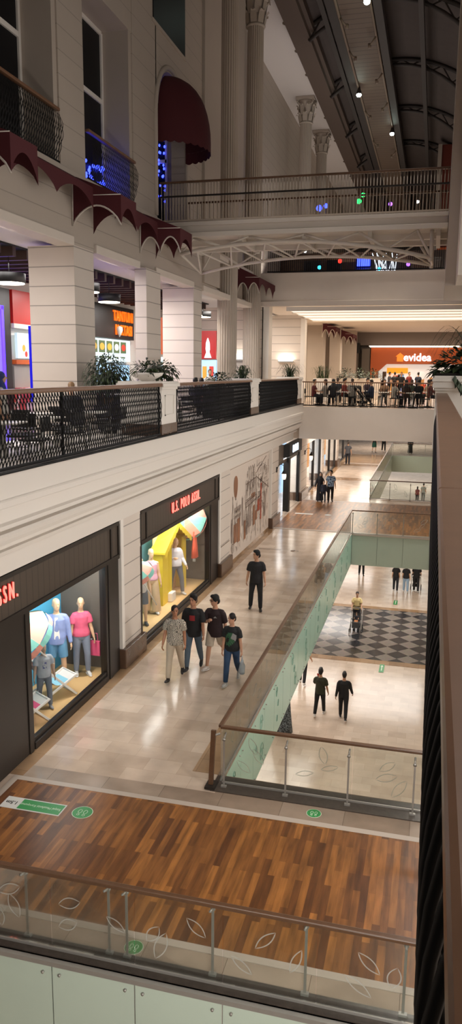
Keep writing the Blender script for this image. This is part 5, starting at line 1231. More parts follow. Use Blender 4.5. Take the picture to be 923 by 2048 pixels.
# ---- floor stickers
def sticker_rect():
    t = empty('distance_sticker', (-5.93, 10.18, .0125), 'long green and white distance sticker with lettering on the near wooden bridge', 'floor sticker')
    part(MB().box(-6.46, 10.02, .0122, -5.4, 10.34, .0145), 'backing', 'white_s', t); part(MB().box(-6.16, 10.045, .0146, -5.42, 10.315, .0156), 'green_field', 'green_s', t)
    text('Sosyal Mesafenizi Koruyunuz', 'lettering', 'txt_pg', t, (.13, 0, .0036), (0, 0, PI), .085, .0004, .72); text('1.5m', 'lettering', 'txt_k', t, (-.385, 0, .0036), (0, 0, PI), .12, .0004, .9, bold=.003)
sticker_rect()
def foot_sticker(x, y, z, r, label, back=True):
    t = empty('footprint_sticker', (x, y, z), label, 'floor sticker', 'round footprint stickers')
    q = MB().cyl(x, y, z, z+.002, r, 32, smooth=False); part(q, 'backing', 'txt_pg', t); part(MB().cyl(x, y, z+.002, z+.003, r*.94, 32, smooth=False), 'green_field', 'green_s', t)
    for s in (1, -1):
        f_ = MB()
        for (oy, a, b_) in ((.1, .17, .3), (-.42, .12, .13)):
            f_.tube([(x+s*r*.27+r*a*math.cos(2*PI*j/20), y+r*oy+r*b_*math.sin(2*PI*j/20), z+.0035) for j in range(20)], .004, 4, closed=True, cap=False)
        part(f_, 'footprint', 'txt_pg', t)
foot_sticker(-5.08, 10.22, .0125, .17, 'round green footprint sticker on the near wooden bridge'); foot_sticker(-1.5, 11.2, .0065, .12, 'small green footprint sticker on the grey stone strip before the glass balustrade'); foot_sticker(-3.2, 7.72, .0065, .12, 'green footprint sticker seen through the nearest glass balustrade')
for (x, y, z, w_, h_, l, m) in ((-1.52, 31.4, -5.388, .2, .9, 'green sticker on the lower floor just before the checkered marble', 'green_s'), (-1.42, 41.2, -5.388, .2, .8, 'green sticker on the lower floor beyond the checkered marble', 'green_s'), (-1.45, 20.7, -5.388, .22, .5, 'green sticker on the lower floor seen through the glass, nearest of the lower stickers', 'green_s'),
                             (-5.95, 37.2, .0125, .9, .22, 'long white sticker on the far wooden bridge', 'white_s'), (-6.0, 29.2, .001, .9, .2, 'thin dark strip sticker on the marble walkway', 'marble_g')):
    t = empty('floor_sticker', (x, y, z), l, 'floor sticker')
    part(MB().box(x-w_/2, y-h_/2, z, x+w_/2, y+h_/2, z+.003), 'backing', m, t)
    if m == 'green_s': part(MB().box(x-.02, y-h_*.3, z+.003, x+.02, y+h_*.3, z+.004).poly([(x-.06, y+h_*.2, z+.0042), (x+.06, y+h_*.2, z+.0042), (x, y+h_*.4, z+.0042)]), 'arrow_mark', 'txt_pg', t)
tag(MB().cyl(-4.75, 37.2, .0125, .0155, .17, 24).build('round_floor_sticker', 'white_s', loc=(-4.75, 37.2, .0125)), 'round white sticker beside the long one on the far wooden bridge', 'floor sticker')
tag(MB().cyl(-5.0, 29.15, .0005, .003, .16, 24).build('round_floor_sticker', 'marble_g', loc=(-5.0, 29.15, .0005)), 'faint grey round sticker on the marble walkway beyond the person in black', 'floor sticker')
# tall speckled sculpture on the lower floor
sc_ = MB(); rings = []
for k in range(10):
    t_ = k/9; rings.append([(-4.55+.42*(1-t_*.75)*math.cos(2*PI*j/18)+.15*t_*t_, 24.6+.42*(1-t_*.75)*math.sin(2*PI*j/18), -5.388+2.6*t_) for j in range(18)])
M['speck'] = pattern_mat('speckled_stone', '6a7478', '23282a', 22, .5, 'noise'); sc_.loft(rings)
tag(sc_.build('speckled_cone', 'speck', loc=(-4.55, 24.6, -5.388)), 'grey speckled cone-shaped sculpture on the lower floor beside the frosted slab edge', 'sculpture')
# ---------------------------------------------------------------- plants
rp_ = random.Random(21)
def leaf_quad(mb, base, d, L, W, mi=0, droop=.3):
    d = V(d).normalized(); side = d.cross(V((0, 0, 1)))
    side = side.normalized() if side.length > .05 else V((1, 0, 0)); b = V(base); m_ = b+d*L*.5; e = b+d*L+V((0, 0, -droop*L))
    up_ = side.cross(d)*W*.18
    mb._add([b, m_-side*W*.5-up_, e, m_+side*W*.5-up_, m_], [(0, 1, 4), (1, 2, 4), (2, 3, 4), (3, 0, 4)], mi, True)
def blade(mb, base, az, L, H, w=.02, mi=0, n_=9, droop=1.0):
    b = V(base); o = V((math.cos(az), math.sin(az), 0)); s = V((-math.sin(az), math.cos(az), 0)); vs = []
    for i in range(n_+1):
        t_ = i/n_; p = b+o*L*t_+V((0, 0, H*(math.sin(PI*min(1, t_*1.05)*.62)/1.0)-droop*H*t_**3*.6)); ww = w*(1-t_)**.6+.001
        vs += [p-s*ww, p+s*ww]
    mb._add(vs, [(2*i, 2*i+1, 2*i+3, 2*i+2) for i in range(n_)], mi, True)
def rdir(zlo=-.2, zhi=1):
    a = rp_.random()*2*PI; z = rp_.uniform(zlo, zhi); r = math.sqrt(max(0, 1-min(1, z*z))); return V((r*math.cos(a), r*math.sin(a), z))
def leafy(t, c, rx, ry, rz_, n_, L, W, nm='foliage', mats=('leaf', 'leaf2'), droop=.4):
    q = MB()
    for i in range(n_):
        d = rdir(-.5, 1); k = rp_.random()**.45; p = V((c[0]+d.x*rx*k, c[1]+d.y*ry*k, c[2]+d.z*rz_*k)); leaf_quad(q, p, d+V((0, 0, rp_.uniform(-.5, .3))), L*rp_.uniform(.6, 1.2), W*rp_.uniform(.7, 1.2), i % 3 == 0, droop)
    return part(q, nm, list(mats), t)
def stems(t, base, c, n_, r, nm='stems'):
    q = MB()
    for i in range(n_):
        d = rdir(0, 1); q.tube([base, (V(base)+V(c))/2+d*r*.3, V(c)+d*r], [.012, .01, .004], 5)
    return part(q, nm, 'brown_m', t)
# drooping fig-like shrub behind the first railing
t = empty('potted_shrub', (-8.0, 18.2, 5.3), 'dark drooping leafy shrub behind the first lattice railing, left of the bowl planter', 'shrub')
part(MB().lathe([(.2, 5.3), (.26, 5.75), (.28, 5.76)], -8.0, 18.2, 18), 'pot', 'dgrey', t); stems(t, (-8.0, 18.2, 5.7), (-8.0, 18.2, 6.85), 14, .45); leafy(t, (-8.0, 18.2, 6.75), .62, .62, .62, 1700, .11, .045, droop=1.0)
# bowl planter on the first pedestal
t = empty('bowl_planter', (-6.95, 18.35, 6.72), 'pale shallow bowl on the first white pedestal', 'bowl')
part(MB().lathe([(.14, 6.72), (.16, 6.74), (.38, 6.86), (.42, 6.93), (.4, 6.93), (.34, 6.86)], -6.95, 18.2, 26), 'bowl', 'white', t)
t = empty('trailing_plant', (-6.95, 18.4, 6.9), 'dark trailing plant growing from the pale bowl and over the first pedestal', 'plant')
leafy(t, (-6.95, 18.15, 7.0), .36, .36, .22, 220, .13, .07); leafy(t, (-6.85, 18.75, 6.92), .5, .42, .28, 380, .13, .075, droop=.8); stems(t, (-6.95, 18.2, 6.9), (-6.8, 18.7, 7.0), 10, .35)
q = MB()
for i in range(12): blade(q, (-6.8, 18.75, 6.95), rp_.uniform(-1, 1.6), .5, .1, .012, i % 2, droop=2.6)
part(q, 'trailing_stem', ['leaf', 'leaf2'], t)
def spiky(x, y, z, label, nb=46, L=.55, H=.55, leafn=70, pot=None, name='spiky_plant', group='spiky plants on the pedestals'):
    t = empty(name, (x, y, z), label, 'plant', group)
    q = MB()
    for i in range(nb): blade(q, (x+rp_.uniform(-.12, .12), y+rp_.uniform(-.12, .12), z), rp_.random()*2*PI, L*rp_.uniform(.4, 1.1), H*rp_.uniform(.5, 1.15), .018, i % 2, droop=1.3)
    part(q, 'blades', ['leaf', 'leaf2'], t)
    if leafn: leafy(t, (x, y, z+.12), .38, .45, .16, leafn, .15, .08)
    if pot: part(MB().lathe([(pot, z-.32), (pot*1.2, z-.02), (pot*1.25, z), (pot*1.1, z)], x, y, 20), 'pot', 'white', t)
    return t
spiky(-6.9, 27.9, 6.72, 'spiky dark plant overflowing the second white pedestal'); spiky(-6.9, 37.7, 6.72, 'spiky dark plant on the corner pedestal', 60, .8, .75, 60)
spiky(-7.35, 31.3, 6.35, 'low dark green plant behind the railing between the second and third pedestals', 20, .3, .3, 120, group=None); part(MB().box(-7.6, 31.0, 5.3, -7.1, 31.6, 6.36), 'plant_stand', 'dgrey', [o for o in COL.objects if o.name.startswith('spiky_plant')][-1], .01)
t = empty('box_planter', (-7.3, 26.3, 5.3), 'dark leafy box planter behind the second lattice railing', 'planter'); part(MB().box(-7.6, 25.2, 5.3, -7.0, 27.1, 6.4), 'box', 'dgrey', t, bevel=.02); leafy(t, (-7.3, 26.1, 6.6), .35, 1.0, .32, 240, .18, .09)
for k, (x, y, l) in enumerate(((-6.4, 45.5, 'tufted pale plant in a white box beyond the far railing'), (-5.3, 47.5, 'dark round clipped plant behind the diners, left'), (-4.6, 49.5, 'dark clipped plant behind the diners, middle'), (-3.9, 51, 'dark clipped plant behind the diners, right'))):
    t = empty('box_planter', (x, y, 5.25), l, 'planter'); part(MB().box(x-.5, y-.35, 5.25, x+.5, y+.35, 6.6), 'box', 'white' if k == 0 else 'cream', t, bevel=.02)
    if k == 0:
        q = MB()
        for i in range(60): blade(q, (x+rp_.uniform(-.35, .35), y, 6.6), rp_.random()*2*PI, rp_.uniform(.2, .5), rp_.uniform(.4, .95), .016, i % 2)
        part(q, 'blades', ['leaf2', 'leaf2'], t)
    else: leafy(t, (x, y, 6.75), .55, .4, .42, 150, .2, .1)
# plants on the near right pedestal
t = empty('leafy_plant', (.55, 18.5, 6.97), 'dark broad-leaved plant spilling over the right-hand pedestal at the handrail end', 'plant')
leafy(t, (.62, 18.45, 7.18), .55, .45, .32, 230, .26, .15); q = MB()
for i in range(7): leaf_quad(q, (.42+.03*i, 17.86-.012*i, 6.95-.04*i), (rp_.uniform(-.3, .3), -.35, -1), .2, .13, i % 2, .2)
part(q, 'trailing_stem', ['leaf', 'leaf2'], t)
for i in range(5): leaf_quad
leafy(t, (.1, 18.35, 7.05), .22, .3, .14, 60, .2, .11, 'side_foliage')
t = empty('palm_plant', (.95, 18.6, 7.0), 'arching dark palm fronds above the right-hand pedestal', 'palm'); q = MB()
for i in range(26): blade(q, (.92+rp_.uniform(-.06, .06), 18.6+rp_.uniform(-.06, .06), 7.05), PI+rp_.uniform(-1.5, 1.5) if i < 19 else rp_.random()*6.3, rp_.uniform(.6, 1.25), rp_.uniform(.7, 1.25), .02, i % 2, 12, droop=1.15)
part(q, 'frond', ['leaf', 'leaf2'], t)
part(MB().tube([(.93, 18.6, 6.98), (.95, 18.6, 7.2)], [.06, .04], 8), 'stem', 'brown_m', t)

# ---------------------------------------------------------------- food court furniture
def table(loc, rz=0, label=None, group='white café tables in the food court', w=.7):
    t = empty('cafe_table', loc, label, 'table', group, rz)
    MB().box(-w/2, -w/2, .72, w/2, w/2, .75).build('table_top', 'table_w', t, bevel=.008)
    MB().cyl(0, 0, .04, .72, .035, 12).build('pedestal_leg', 'steel', t); MB().lathe([(.24, 0), (.24, .02), (.04, .05)], 0, 0, 20).build('foot', 'iron', t)
    return t
def chair(loc, rz=0, label=None, group='dark chairs in the food court'):
    t = empty('cafe_chair', loc, label, 'chair', group, rz)
    for (x, y, h_) in ((-.19, -.19, .44), (.19, -.19, .44)): MB().tube([(x*1.1, y*1.1, 0), (x, y, h_)], .013, 8).build('leg', 'steel', t)
    for x in (-.19, .19): MB().tube([(x*1.1, .24, 0), (x, .19, .44), (x, .22, .84)], .013, 8).build('leg', 'steel', t)
    MB().box(-.22, -.22, .43, .22, .21, .47).build('seat', 'dgrey', t, bevel=.015); MB().box(-.21, .19, .6, .21, .225, .86).build('backrest', 'dgrey', t, bevel=.012)
    MB().tube([(-.19, -.19, .25), (.19, -.19, .25)], .009, 6).build('stretcher', 'steel', t)
    return t
T0 = C0 = None; FC = 5.3
tabs = [(-7.6, 9.6), (-8.2, 11.4), (-7.5, 12.4), (-7.6, 14.0), (-8.3, 15.2), (-7.6, 16.2), (-7.7, 20.6), (-7.7, 23.0), (-7.8, 29.6), (-7.8, 33.2)]
nm_ = ['nearest', 'second', 'third', 'fourth', 'fifth', 'sixth']
for i, (x, y) in enumerate(tabs):
    lab = 'white café table behind the lattice railing, %s along the food court' % (['first', 'second', 'third', 'fourth', 'fifth', 'sixth', 'seventh', 'eighth', 'ninth', 'tenth'][i])
    if T0 is None: T0 = table((x, y, FC), 0, lab)
    else: dup(T0, (x, y, FC), .1*(i % 3), lab)
    for j, (dx, dy, r_) in enumerate(((.0, -.62, PI), (0, .62, 0), (.62, 0, -PI/2))[:3 if i < 6 else 2]):
        lab2 = 'dark chair %s the %s white café table behind the lattice railing' % (('on the near side of', 'on the far side of', 'on the railing side of')[j], ['first', 'second', 'third', 'fourth', 'fifth', 'sixth', 'seventh', 'eighth', 'ninth', 'tenth'][i])
        if C0 is None: C0 = chair((x+dx, y+dy, FC), r_, lab2)
        else: dup(C0, (x+dx, y+dy, FC), r_+.15*(i % 3-1), lab2)
# counter/dark cabinet behind the railing
tag(MB().box(-8.9, 19.4, FC, -8.0, 22.2, FC+.98).box(-8.92, 19.38, FC+.98, -7.98, 22.22, FC+1.03).build('service_counter', 'dgrey', loc=(-8.5, 20.8, FC), bevel=.01), 'long dark service counter behind the first railing, near the drooping shrub', 'counter')
# people of the food court
SEAT = dict(vox=.013, eyes=False, seat=.47, lL=(85, 85, 6), lR=(85, 85, 6), aL=(30, 10, 50), aR=(30, 10, 50), fingers=True)
figure('person', 'seated person in a dark jacket with a bun, behind the first lattice railing', 'person', (-8.35, 16.85, FC), 200, 1.74, hair='8a6a48', hairstyle='tied', top='15151a', topstyle='long', bottom='1a1a20', **SEAT)
figure('person', 'person in a blue headscarf and pale top at the left edge of the food court', 'person', (-8.35, 13.75, FC), 120, 1.62, sk='b98e72', hair='1c2a6a', hairstyle='scarf', top='b5b0a8', topstyle='tee', bottom='20202a', fem=1, vox=.012, eyes=False)
figure('person', 'dark-haired seated person seen just above the second railing, left of the pair', 'person', (-8.0, 25.6, FC), 170, 1.80, top='2a2a30', topstyle='tee', bottom='1a1a20', **SEAT)
figure('person', 'dark-haired seated person seen just above the second railing, right of the pair', 'person', (-8.05, 26.5, FC), 190, 1.76, hair='1a1210', hairstyle='thick', top='5a3038', topstyle='tee', bottom='1a1a20', **SEAT)
figure('person', 'standing person in a white shirt beyond the fluted column, near the rocket sign', 'person', (-9.7, 33.2, FC), 30, 1.72, top='c9c5c0', bottom='1c1c22', vox=.014, eyes=False)
# far diners
M['diner1'] = pattern_mat('striped_cloth', 'a9a298', '6a6058', 20, .5)
dl = []
cols = [('5a1418', 'dark red top'), ('a9a298', 'cream top'), ('1a1a1e', 'black top'), ('7a2a22', 'rust red top'), ('8a857c', 'grey top'), ('26324a', 'navy top'), ('b3aca0', 'white top'), ('3a2a24', 'brown top'), ('101012', 'black jacket'), ('6a3a30', 'maroon top'), ('94755a', 'tan top'), ('2a3a2c', 'dark green top'), ('c0a890', 'beige top'), ('40303a', 'plum top'), ('1e2430', 'dark blue top')]
place = [(-6.0, 39.7), (-5.45, 40.0), (-5.0, 39.6), (-4.5, 40.1), (-4.05, 39.7), (-3.1, 39.9), (-1.95, 39.6), (-1.4, 40.3), (-.75, 39.7), (-.2, 40.0), (-2.6, 42.5), (-1.2, 43.2), (-.3, 42.8), (-3.6, 43.4), (-5.2, 43.0)]
hs = ['short', 'long', 'scarf', 'thick', 'tied']
for i, ((x, y), (c, w)) in enumerate(zip(place, cols)):
    rr = (90, 250, 200, 60, 180, 270, 120, 170, 200, 90, 0, 180, 230, 20, 180)[i]
    figure('person', 'seated diner in a %s beyond the far bar railing, %s' % (w, 'front row' if i < 10 else 'back row'), 'person', (x, y, 5.25), rr, 1.68+.02*(i % 5), hair=('15100e', '3a2418', '1c1a1e', '100c0b', '2a1c14')[i % 5], hairstyle=hs[i % 5], top=c, topstyle='long' if i % 2 else 'tee', bottom='1a1a20', fem=i % 2, group='diners beyond the far railing', vox=.018, eyes=False, seat=.47, lL=(85, 85, 6), lR=(85, 85, 6), aL=(30, 10, 50), aR=(35, 10, 45))
for i, (x, y) in enumerate(((-5.75, 40.4), (-4.45, 39.55), (-2.55, 39.7), (-1.0, 39.3), (-.3, 41.2), (-2.0, 41.9), (-3.3, 42.2), (-4.7, 42.6))):
    w = ('leftmost', 'second', 'third', 'rightmost')[i] + ' of the front four' if i < 4 else ('first', 'second', 'third', 'fourth')[i-4]+' from right, back row'
    dup(T0, (x, y, 5.25), 0, 'white-topped table beyond the far railing, ' + w, 'white tables beyond the far railing')
    for j, (dx, r_) in enumerate(((-.62, PI/2), (.62, -PI/2))):
        dup(C0, (x+dx, y, 5.25), r_, 'dark chair on the %s of the diners\' table, %s' % (('left', 'right')[j], w), 'dark chairs beyond the far railing')
for i, (x, y, c) in enumerate(((-2.3, 56, '1a1a1e'), (-1.9, 60, '7a2a22'), (-4.3, 57, '2a2a34'), (-3.4, 61, '4a4a52'), (-1.2, 58.5, '1c2438'), (-2.9, 59, '101014'))):
    figure('person', 'standing person in %s far off before the orange shop' % ('black, third from the right', 'a red top', 'dark grey, farthest left', 'grey', 'navy, nearest the shop sign', 'black, in the middle')[i], 'person', (x, y, 5.25), 40*i, 1.74, hair='15100e', top=c, bottom='15151a', vox=.022, eyes=False, fingers=False, lL=(6, 3, 3), lR=(-6, 6, 3))
# stroller by the far diners
dup(st, (-3.45, 39.6, 5.25), 2.2, 'dark stroller parked among the diners beyond the far railing')
# ---------------------------------------------------------------- food court shops on the left wall (plane x = -14)
def booth(y0, y1, label):
    return empty('food_booth', (-14, (y0+y1)/2, FC), label, 'food stall')
# violet-lit panel and red stall
t = booth(19.5, 23.4, 'dark stall front with a violet glowing panel framed by blue neon, at the left edge')
part(MB().box(-13.95, 19, 5.3, -13.85, 23.6, 9.6), 'front_panel', 'dframe', t); part(MB().box(-13.84, 19.6, 6.0, -13.8, 22.9, 8.9), 'glow_panel', 'violet', t)
part(MB().box(-13.84, 22.9, 6.0, -13.76, 23.05, 9.0).box(-13.84, 19.5, 8.9, -13.76, 23.05, 9.02), 'neon_edge', 'blue_l', t); part(MB().box(-13.2, 23.6, 5.9, -13.1, 24.1, 8.4), 'blue_banner', pm('deep_blue', '0a0a90', .5, emit='0808c0', es=.5), t)
t = booth(23.7, 29, 'red-fronted food stall with a lit menu board, behind the first white pillar')
part(MB().box(-13.98, 23.7, 8.5, -13.8, 28.8, 9.6), 'sign_panel', 'red_p', t); part(MB().box(-13.98, 23.7, 8.35, -13.78, 28.8, 8.5), 'sill_strip', 'cream', t)
mb_ = part(MB().box(-13.95, 24.0, 7.35, -13.85, 28, 8.2), 'menu_board', 'menu', t)
q = MB()
for (y, z, r_, mi) in ((24.4, 7.7, .12, 0), (25.2, 7.95, .22, 0), (25.1, 7.75, .2, 0), (24.55, 7.5, .1, 1)): q.poly([(-13.84, y+r_*.9*math.cos(2*PI*j/16), z+r_*math.sin(2*PI*j/16)) for j in range(16)], mi)
q.box(-13.85, 25.7, 7.4, -13.84, 26.2, 7.75, 1).box(-13.85, 25.75, 8.05, -13.84, 26.2, 8.18, 1); part(q, 'menu_picture', ['menu_y', 'menu_r'], mb_)
part(MB().box(-13.98, 23.8, 7.15, -13.8, 29, 7.3), 'shelf', 'orange', t); part(MB().box(-13.98, 23.8, 6.3, -13.9, 29, 7.1), 'kitchen_back', 'steel', t); part(MB().box(-13.98, 23.8, 5.3, -13.2, 29, 6.35), 'counter', pattern_mat('red_white_front', 'd8b8b0', 'c04a48', 3, .5, 'noise'), t)
t = booth(29.3, 34, 'dark stall with glowing orange sign lettering and a lit menu board, between two pillars')
part(MB().box(-13.98, 29.5, 8.35, -13.8, 34.5, 9.75), 'sign_panel', 'dframe', t); part(MB().box(-13.9, 29.1, 5.3, -13.7, 29.4, 9.8), 'side_post', 'dframe', t)
text('TANTUNI', 'sign_lettering', 'txt_o', t, (.22, 1.55, 4.02), ROT_PX, .62, .03, .78, bold=.01, spacing=1.1); text('N KTASI', 'sign_lettering', 'txt_o', t, (.22, 1.6, 3.42), ROT_PX, .62, .03, .78, bold=.01, spacing=1.1)
part(MB().lathe([(.01, 8.42), (.09, 8.58), (.15, 8.72), (.13, 8.84), (.02, 8.9)], -13.66, 32.45, 14), 'pin_mark', 'table_w', t)
mb_ = part(MB().box(-13.95, 29.6, 7.35, -13.8, 34, 8.3), 'menu_board', 'menu', t); q = MB()
for k in range(5):
    y = 29.75+.78*k; q.box(-13.8, y, 7.72, -13.79, y+.62, 8.22, 2); q.poly([(-13.785, y+.31+.24*math.cos(2*PI*j/16), 7.97+.15*math.sin(2*PI*j/16)) for j in range(16)], (0, 0, 0, 3, 1)[k]); q.box(-13.8, y+.05, 7.5, -13.79, y+.5, 7.56, 2)
part(q, 'menu_picture', ['menu_y', 'menu_r', 'menu_d', 'white'], mb_)
part(MB().box(-13.95, 29.6, 6.5, -13.85, 34, 7.2), 'kitchen_glow', 'shopblue', t); part(MB().box(-13.98, 29.4, 5.3, -13.1, 34, 6.3), 'counter', 'dgrey', t)
t = booth(35.5, 44, 'orange-red stall with a white glowing rocket sign, seen beside the fluted column')
part(MB().box(-13.98, 36.8-1.5, 8.0, -13.8, 37.0, 9.3), 'sign_panel', 'red_p', t)
part(MB().box(-11.9, 36.75, 7.55, -10.42, 36.9, 8.9), 'front_sign', 'red_p', t)
part(MB().lathe([(.02, 8.55), (.1, 8.3), (.11, 8.0), (.06, 7.8)], -10.8, 36.6, 12).prism([(-10.98, 36.6, 7.6), (-10.62, 36.6, 7.6), (-10.75, 36.6, 7.95), (-10.85, 36.6, 7.95)], (0, .03, 0)), 'rocket_sign', 'rocket', t)
part(MB().box(-11.9, 36.8, 6.1, -10.42, 36.95, 7.5), 'glass_front', 'shopblue', t); part(MB().box(-11.9, 36.7, 5.3, -10.42, 36.95, 6.1), 'counter', 'steel', t)
for j in range(4): part(MB().box(-11.8+.35*j, 36.7, 6.6, -11.6+.35*j, 36.78, 7.2), 'poster', ('menu', 'white', 'menu_y', 'menu_r')[j], t)
for j, m_ in enumerate(('orange', 'txt_w', 'orange')): pass
t = booth(27, 28, 'narrow orange lit sign column seen in the gap beside the second pier')
part(MB().box(-11.2, 28.8, 7.6, -10.2, 28.86, 9.0), 'orange_panel', 'orange', t); part(MB().box(-11.2, 28.76, 6.6, -10.2, 28.82, 7.5), 'lit_panel', 'menu', t); part(MB().box(-11.2, 28.8, 5.3, -10.2, 28.9, 6.6), 'base_panel', 'white', t)
# ceiling slats and pendant drum lamps
q = MB()
for i in range(34): y = 12+i*.72; q.box(-13.6, y, 9.86, -10.7, y+.16, 10.1)
struct('ceiling_slats', q, 'slat')
struct('ceiling_slat_backing', MB().box(-13.6, 11.9, 10.1, -10.7, 36.4, 10.148), 'black')
def drum(x, y, z, r, label):
    t = empty('drum_pendant', (x, y, z), label, 'pendant lamp', 'round drum lamps of the food court')
    part(MB().lathe([(r, z), (r, z+.24), (r*.96, z+.24), (r*.96, z+.02)], x, y, 26), 'drum_shade', 'black', t); part(MB().cyl(x, y, z-.02, z+.01, r*.93, 26), 'diffuser', 'lamp', t)
    part(MB().tube([(x, y, z+.2), (x, y, 9.9)], .012, 6), 'cord', 'black', t)
for (x, y, z, r, l) in ((-10.9, 18.6, 9.2, .42, 'round black drum lamp left of the first white pillar'), (-9.75, 20.9, 9.18, .34, 'round black drum lamp with bright underside, right of the first white pillar'), (-10.1, 23.2, 9.1, .36, 'round black drum lamp above the orange stall lettering'), (-10.1, 32.0, 9.3, .42, 'round drum lamp near the rocket sign, nearer one'), (-10.4, 34.5, 9.4, .36, 'round drum lamp near the rocket sign, farther one')): drum(x, y, z, r, l)
t = empty('ceiling_spotlight', (-10.2, 15.4, 10.1), 'small bright round ceiling light at the left edge, above the stalls', 'downlight'); part(MB().lathe([(.12, 10.1), (.13, 10.14), (.1, 10.15)], -10.2, 15.6, 18), 'rim', 'white', t); part(MB().cyl(-10.2, 15.6, 10.09, 10.13, .095, 18), 'lens', 'lamp', t)
t = empty('security_camera', (-9.6, 20.3, 10.0), 'small white dome security camera on the soffit beside the first pillar', 'camera'); part(MB().lathe([(.14, 10.15), (.14, 10.08), (.1, 10.05)], -9.6, 20.3, 18), 'mount', 'white', t); part(MB().ell((-9.6, 20.3, 10.03), .09, .09, .08, 14, 8), 'dome', 'dframe', t)
# wall sconces on the stub walls
for (x, y, l) in ((-9.75, 38.53, 'long wall lamp glowing upward between the two nearest fluted columns'), (-8.5, 44.93, 'long wall lamp glowing upward on the pale wall stub beyond the second column')):
    t = empty('wall_sconce', (x, y, 7.55), l, 'wall lamp', 'long wall lamps')
    part(MB().box(x-.45, y-.14, 7.5, x+.45, y, 7.58), 'shelf_body', 'steel', t); part(MB().box(x-.42, y-.1, 7.58, x+.42, y-.02, 7.6), 'glow_strip', 'lamp', t)
# ---------------------------------------------------------------- far orange shop
t = empty('far_shop', (-2.5, 65.2, 5.25), 'orange-framed bright shop with white glowing sign at the far end of the food court', 'shop')
part(MB().box(-5.2, 64.9, 7.65, 3, 65.2, 8.95), 'sign_panel', 'orange', t); part(MB().prism([(-5.2, 64.9, 5.25), (-4.6, 64.9, 5.25), (-4.6, 64.9, 7.0), (-3.9, 64.9, 7.66), (-5.2, 64.9, 7.66)], (0, .3, 0)), 'side_panel', 'orange', t)
part(MB().box(-5.3, 64.7, 8.98, 3, 64.85, 9.1).box(-5.3, 63.9, 9.02, 3, 64.0, 9.08), 'lamp_strip', 'lamp_s', t)
text('evidea', 'sign_lettering', 'txt_w', t, (1.02, -.33, 2.92), ROT_MY, .86, .03, 1.0, bold=.012)
part(MB().prism([(-3.1, 64.86, 7.85), (-2.6, 64.86, 7.85), (-2.6, 64.86, 8.25), (-2.48, 64.86, 8.25), (-2.85, 64.86, 8.55), (-3.22, 64.86, 8.25), (-3.1, 64.86, 8.25)], (0, .04, 0)), 'house_sign', pm('house_orange', 'e8862a', .5, emit='f08420', es=.7), t)
part(MB().box(-4.6, 66.0, 5.3, 3, 66.15, 7.65), 'bright_interior', 'shopwhite', t); part(MB().box(-3.9, 65.6, 6.9, -2.2, 65.7, 7.35), 'yellow_banner', pm('banner_yellow', 'e8a020', .5, emit='e8a020', es=.7), t)
rr = random.Random(5)
for i in range(22): 
    x = -4.4+rr.random()*5; part(MB().box(x, 65.75, 5.3, x+.12+.4*rr.random(), 65.95, 5.9+rr.random()*1.2), 'stacked_goods', ('shopor', 'shopwhite', 'brown_m', 'menu_r', 'shopblue', 'coral', 'grey_wall')[i % 7], t)
part(MB().ell((-1.1, 64.95, 6.75), .42, .12, .34, 16, 10), 'white_lamp_shade', 'shopwhite', t)
# ---------------------------------------------------------------- coloured lights in the dark upper games area
rg = random.Random(9)
def glow(x, y, z, r, m, label, group='coloured lamps in the dark upper gallery'):
    o = tag(MB().ell((x, y, z), r, r, r, 10, 7).build('glowing_ball', m, loc=(x, y, z)), label, 'lamp', group); part(MB().tube([(x, y, z-r*.9), (x, y, 11.77)], .012, 5).cyl(x, y, 11.75, 11.78, .12, 12), 'stand', 'black', o)  # coloured light spots modelled as balls; the stands are added
for (x, y, z, r, m, l) in ((-3.6, 40, 13.1, .0, 'led_g', ''),): pass
def gpos(px, py, y):    # only used to lay the games area out behind the railings, in metres
    return None
for (x, z, m, r, l) in ((-4.3, 15.65, 'led_g', .13, 'green glowing ball above the bridge railing, lower one'), (-4.1, 15.95, 'led_g', .11, 'green glowing ball above the bridge railing, upper one')): glow(x, 42, z, r, m, l)
for (x, y, z, r, m, l) in ((-6.35, 42, 15.4, .16, 'led_b', 'blue glowing ball low behind the bridge railing, left'), (-6.0, 42, 15.5, .12, 'led_b', 'blue glowing ball low behind the bridge railing, beside the left one'), (-2.7, 42, 15.45, .1, 'led_v', 'violet glowing ball behind the bridge railing'), (-1.35, 42, 15.5, .08, 'led_w', 'white glowing point behind the bridge railing, right'),
    (-7.2, 43, 13.4, .07, 'led_w', 'white point lamp in the dark gallery, left'), (-6.4, 43, 12.55, .1, 'led_c', 'cyan lamp in the dark gallery, left'), (-5.3, 43, 12.85, .11, 'led_r', 'red lamp in the dark gallery'), (-3.2, 43, 12.4, .09, 'led_c', 'cyan lamp in the dark gallery, centre'), (-1.7, 43, 12.6, .1, 'led_v', 'violet lamp in the dark gallery, right')): glow(x, y, z, r, m, l)
gm = empty('arcade_cabinet', (-4.2, 44, 11.75), 'dark arcade cabinet with a blue glowing screen in the upper gallery', 'arcade machine')
part(MB().prism([(-4.6, 44, 11.75), (-4.6, 44.9, 11.75), (-4.6, 44.9, 13.3), (-4.6, 44.2, 13.3), (-4.6, 44.35, 12.7), (-4.6, 44, 12.5)], (.9, 0, 0)), 'cabinet', 'black', gm); part(MB().box(-4.5, 44.2, 12.72, -3.8, 44.26, 13.15), 'screen', 'led_b', gm)
lt = empty('white_lattice_light', (-2.9, 44, 11.75), 'white lit lattice ornament in the dark upper gallery', 'lit ornament'); q = MB()
for k in range(14):
    a = rg.uniform(-.5, .5); x = -3.3+rg.random()*1.1; q.tube([(x, 44, 12.0+rg.random()*.4), (x+a, 44, 12.9+rg.random()*.5)], .025, 5)
part(q, 'branch', 'led_w' if False else emat('lattice_white', 'dfe8f0', 1.2), lt)
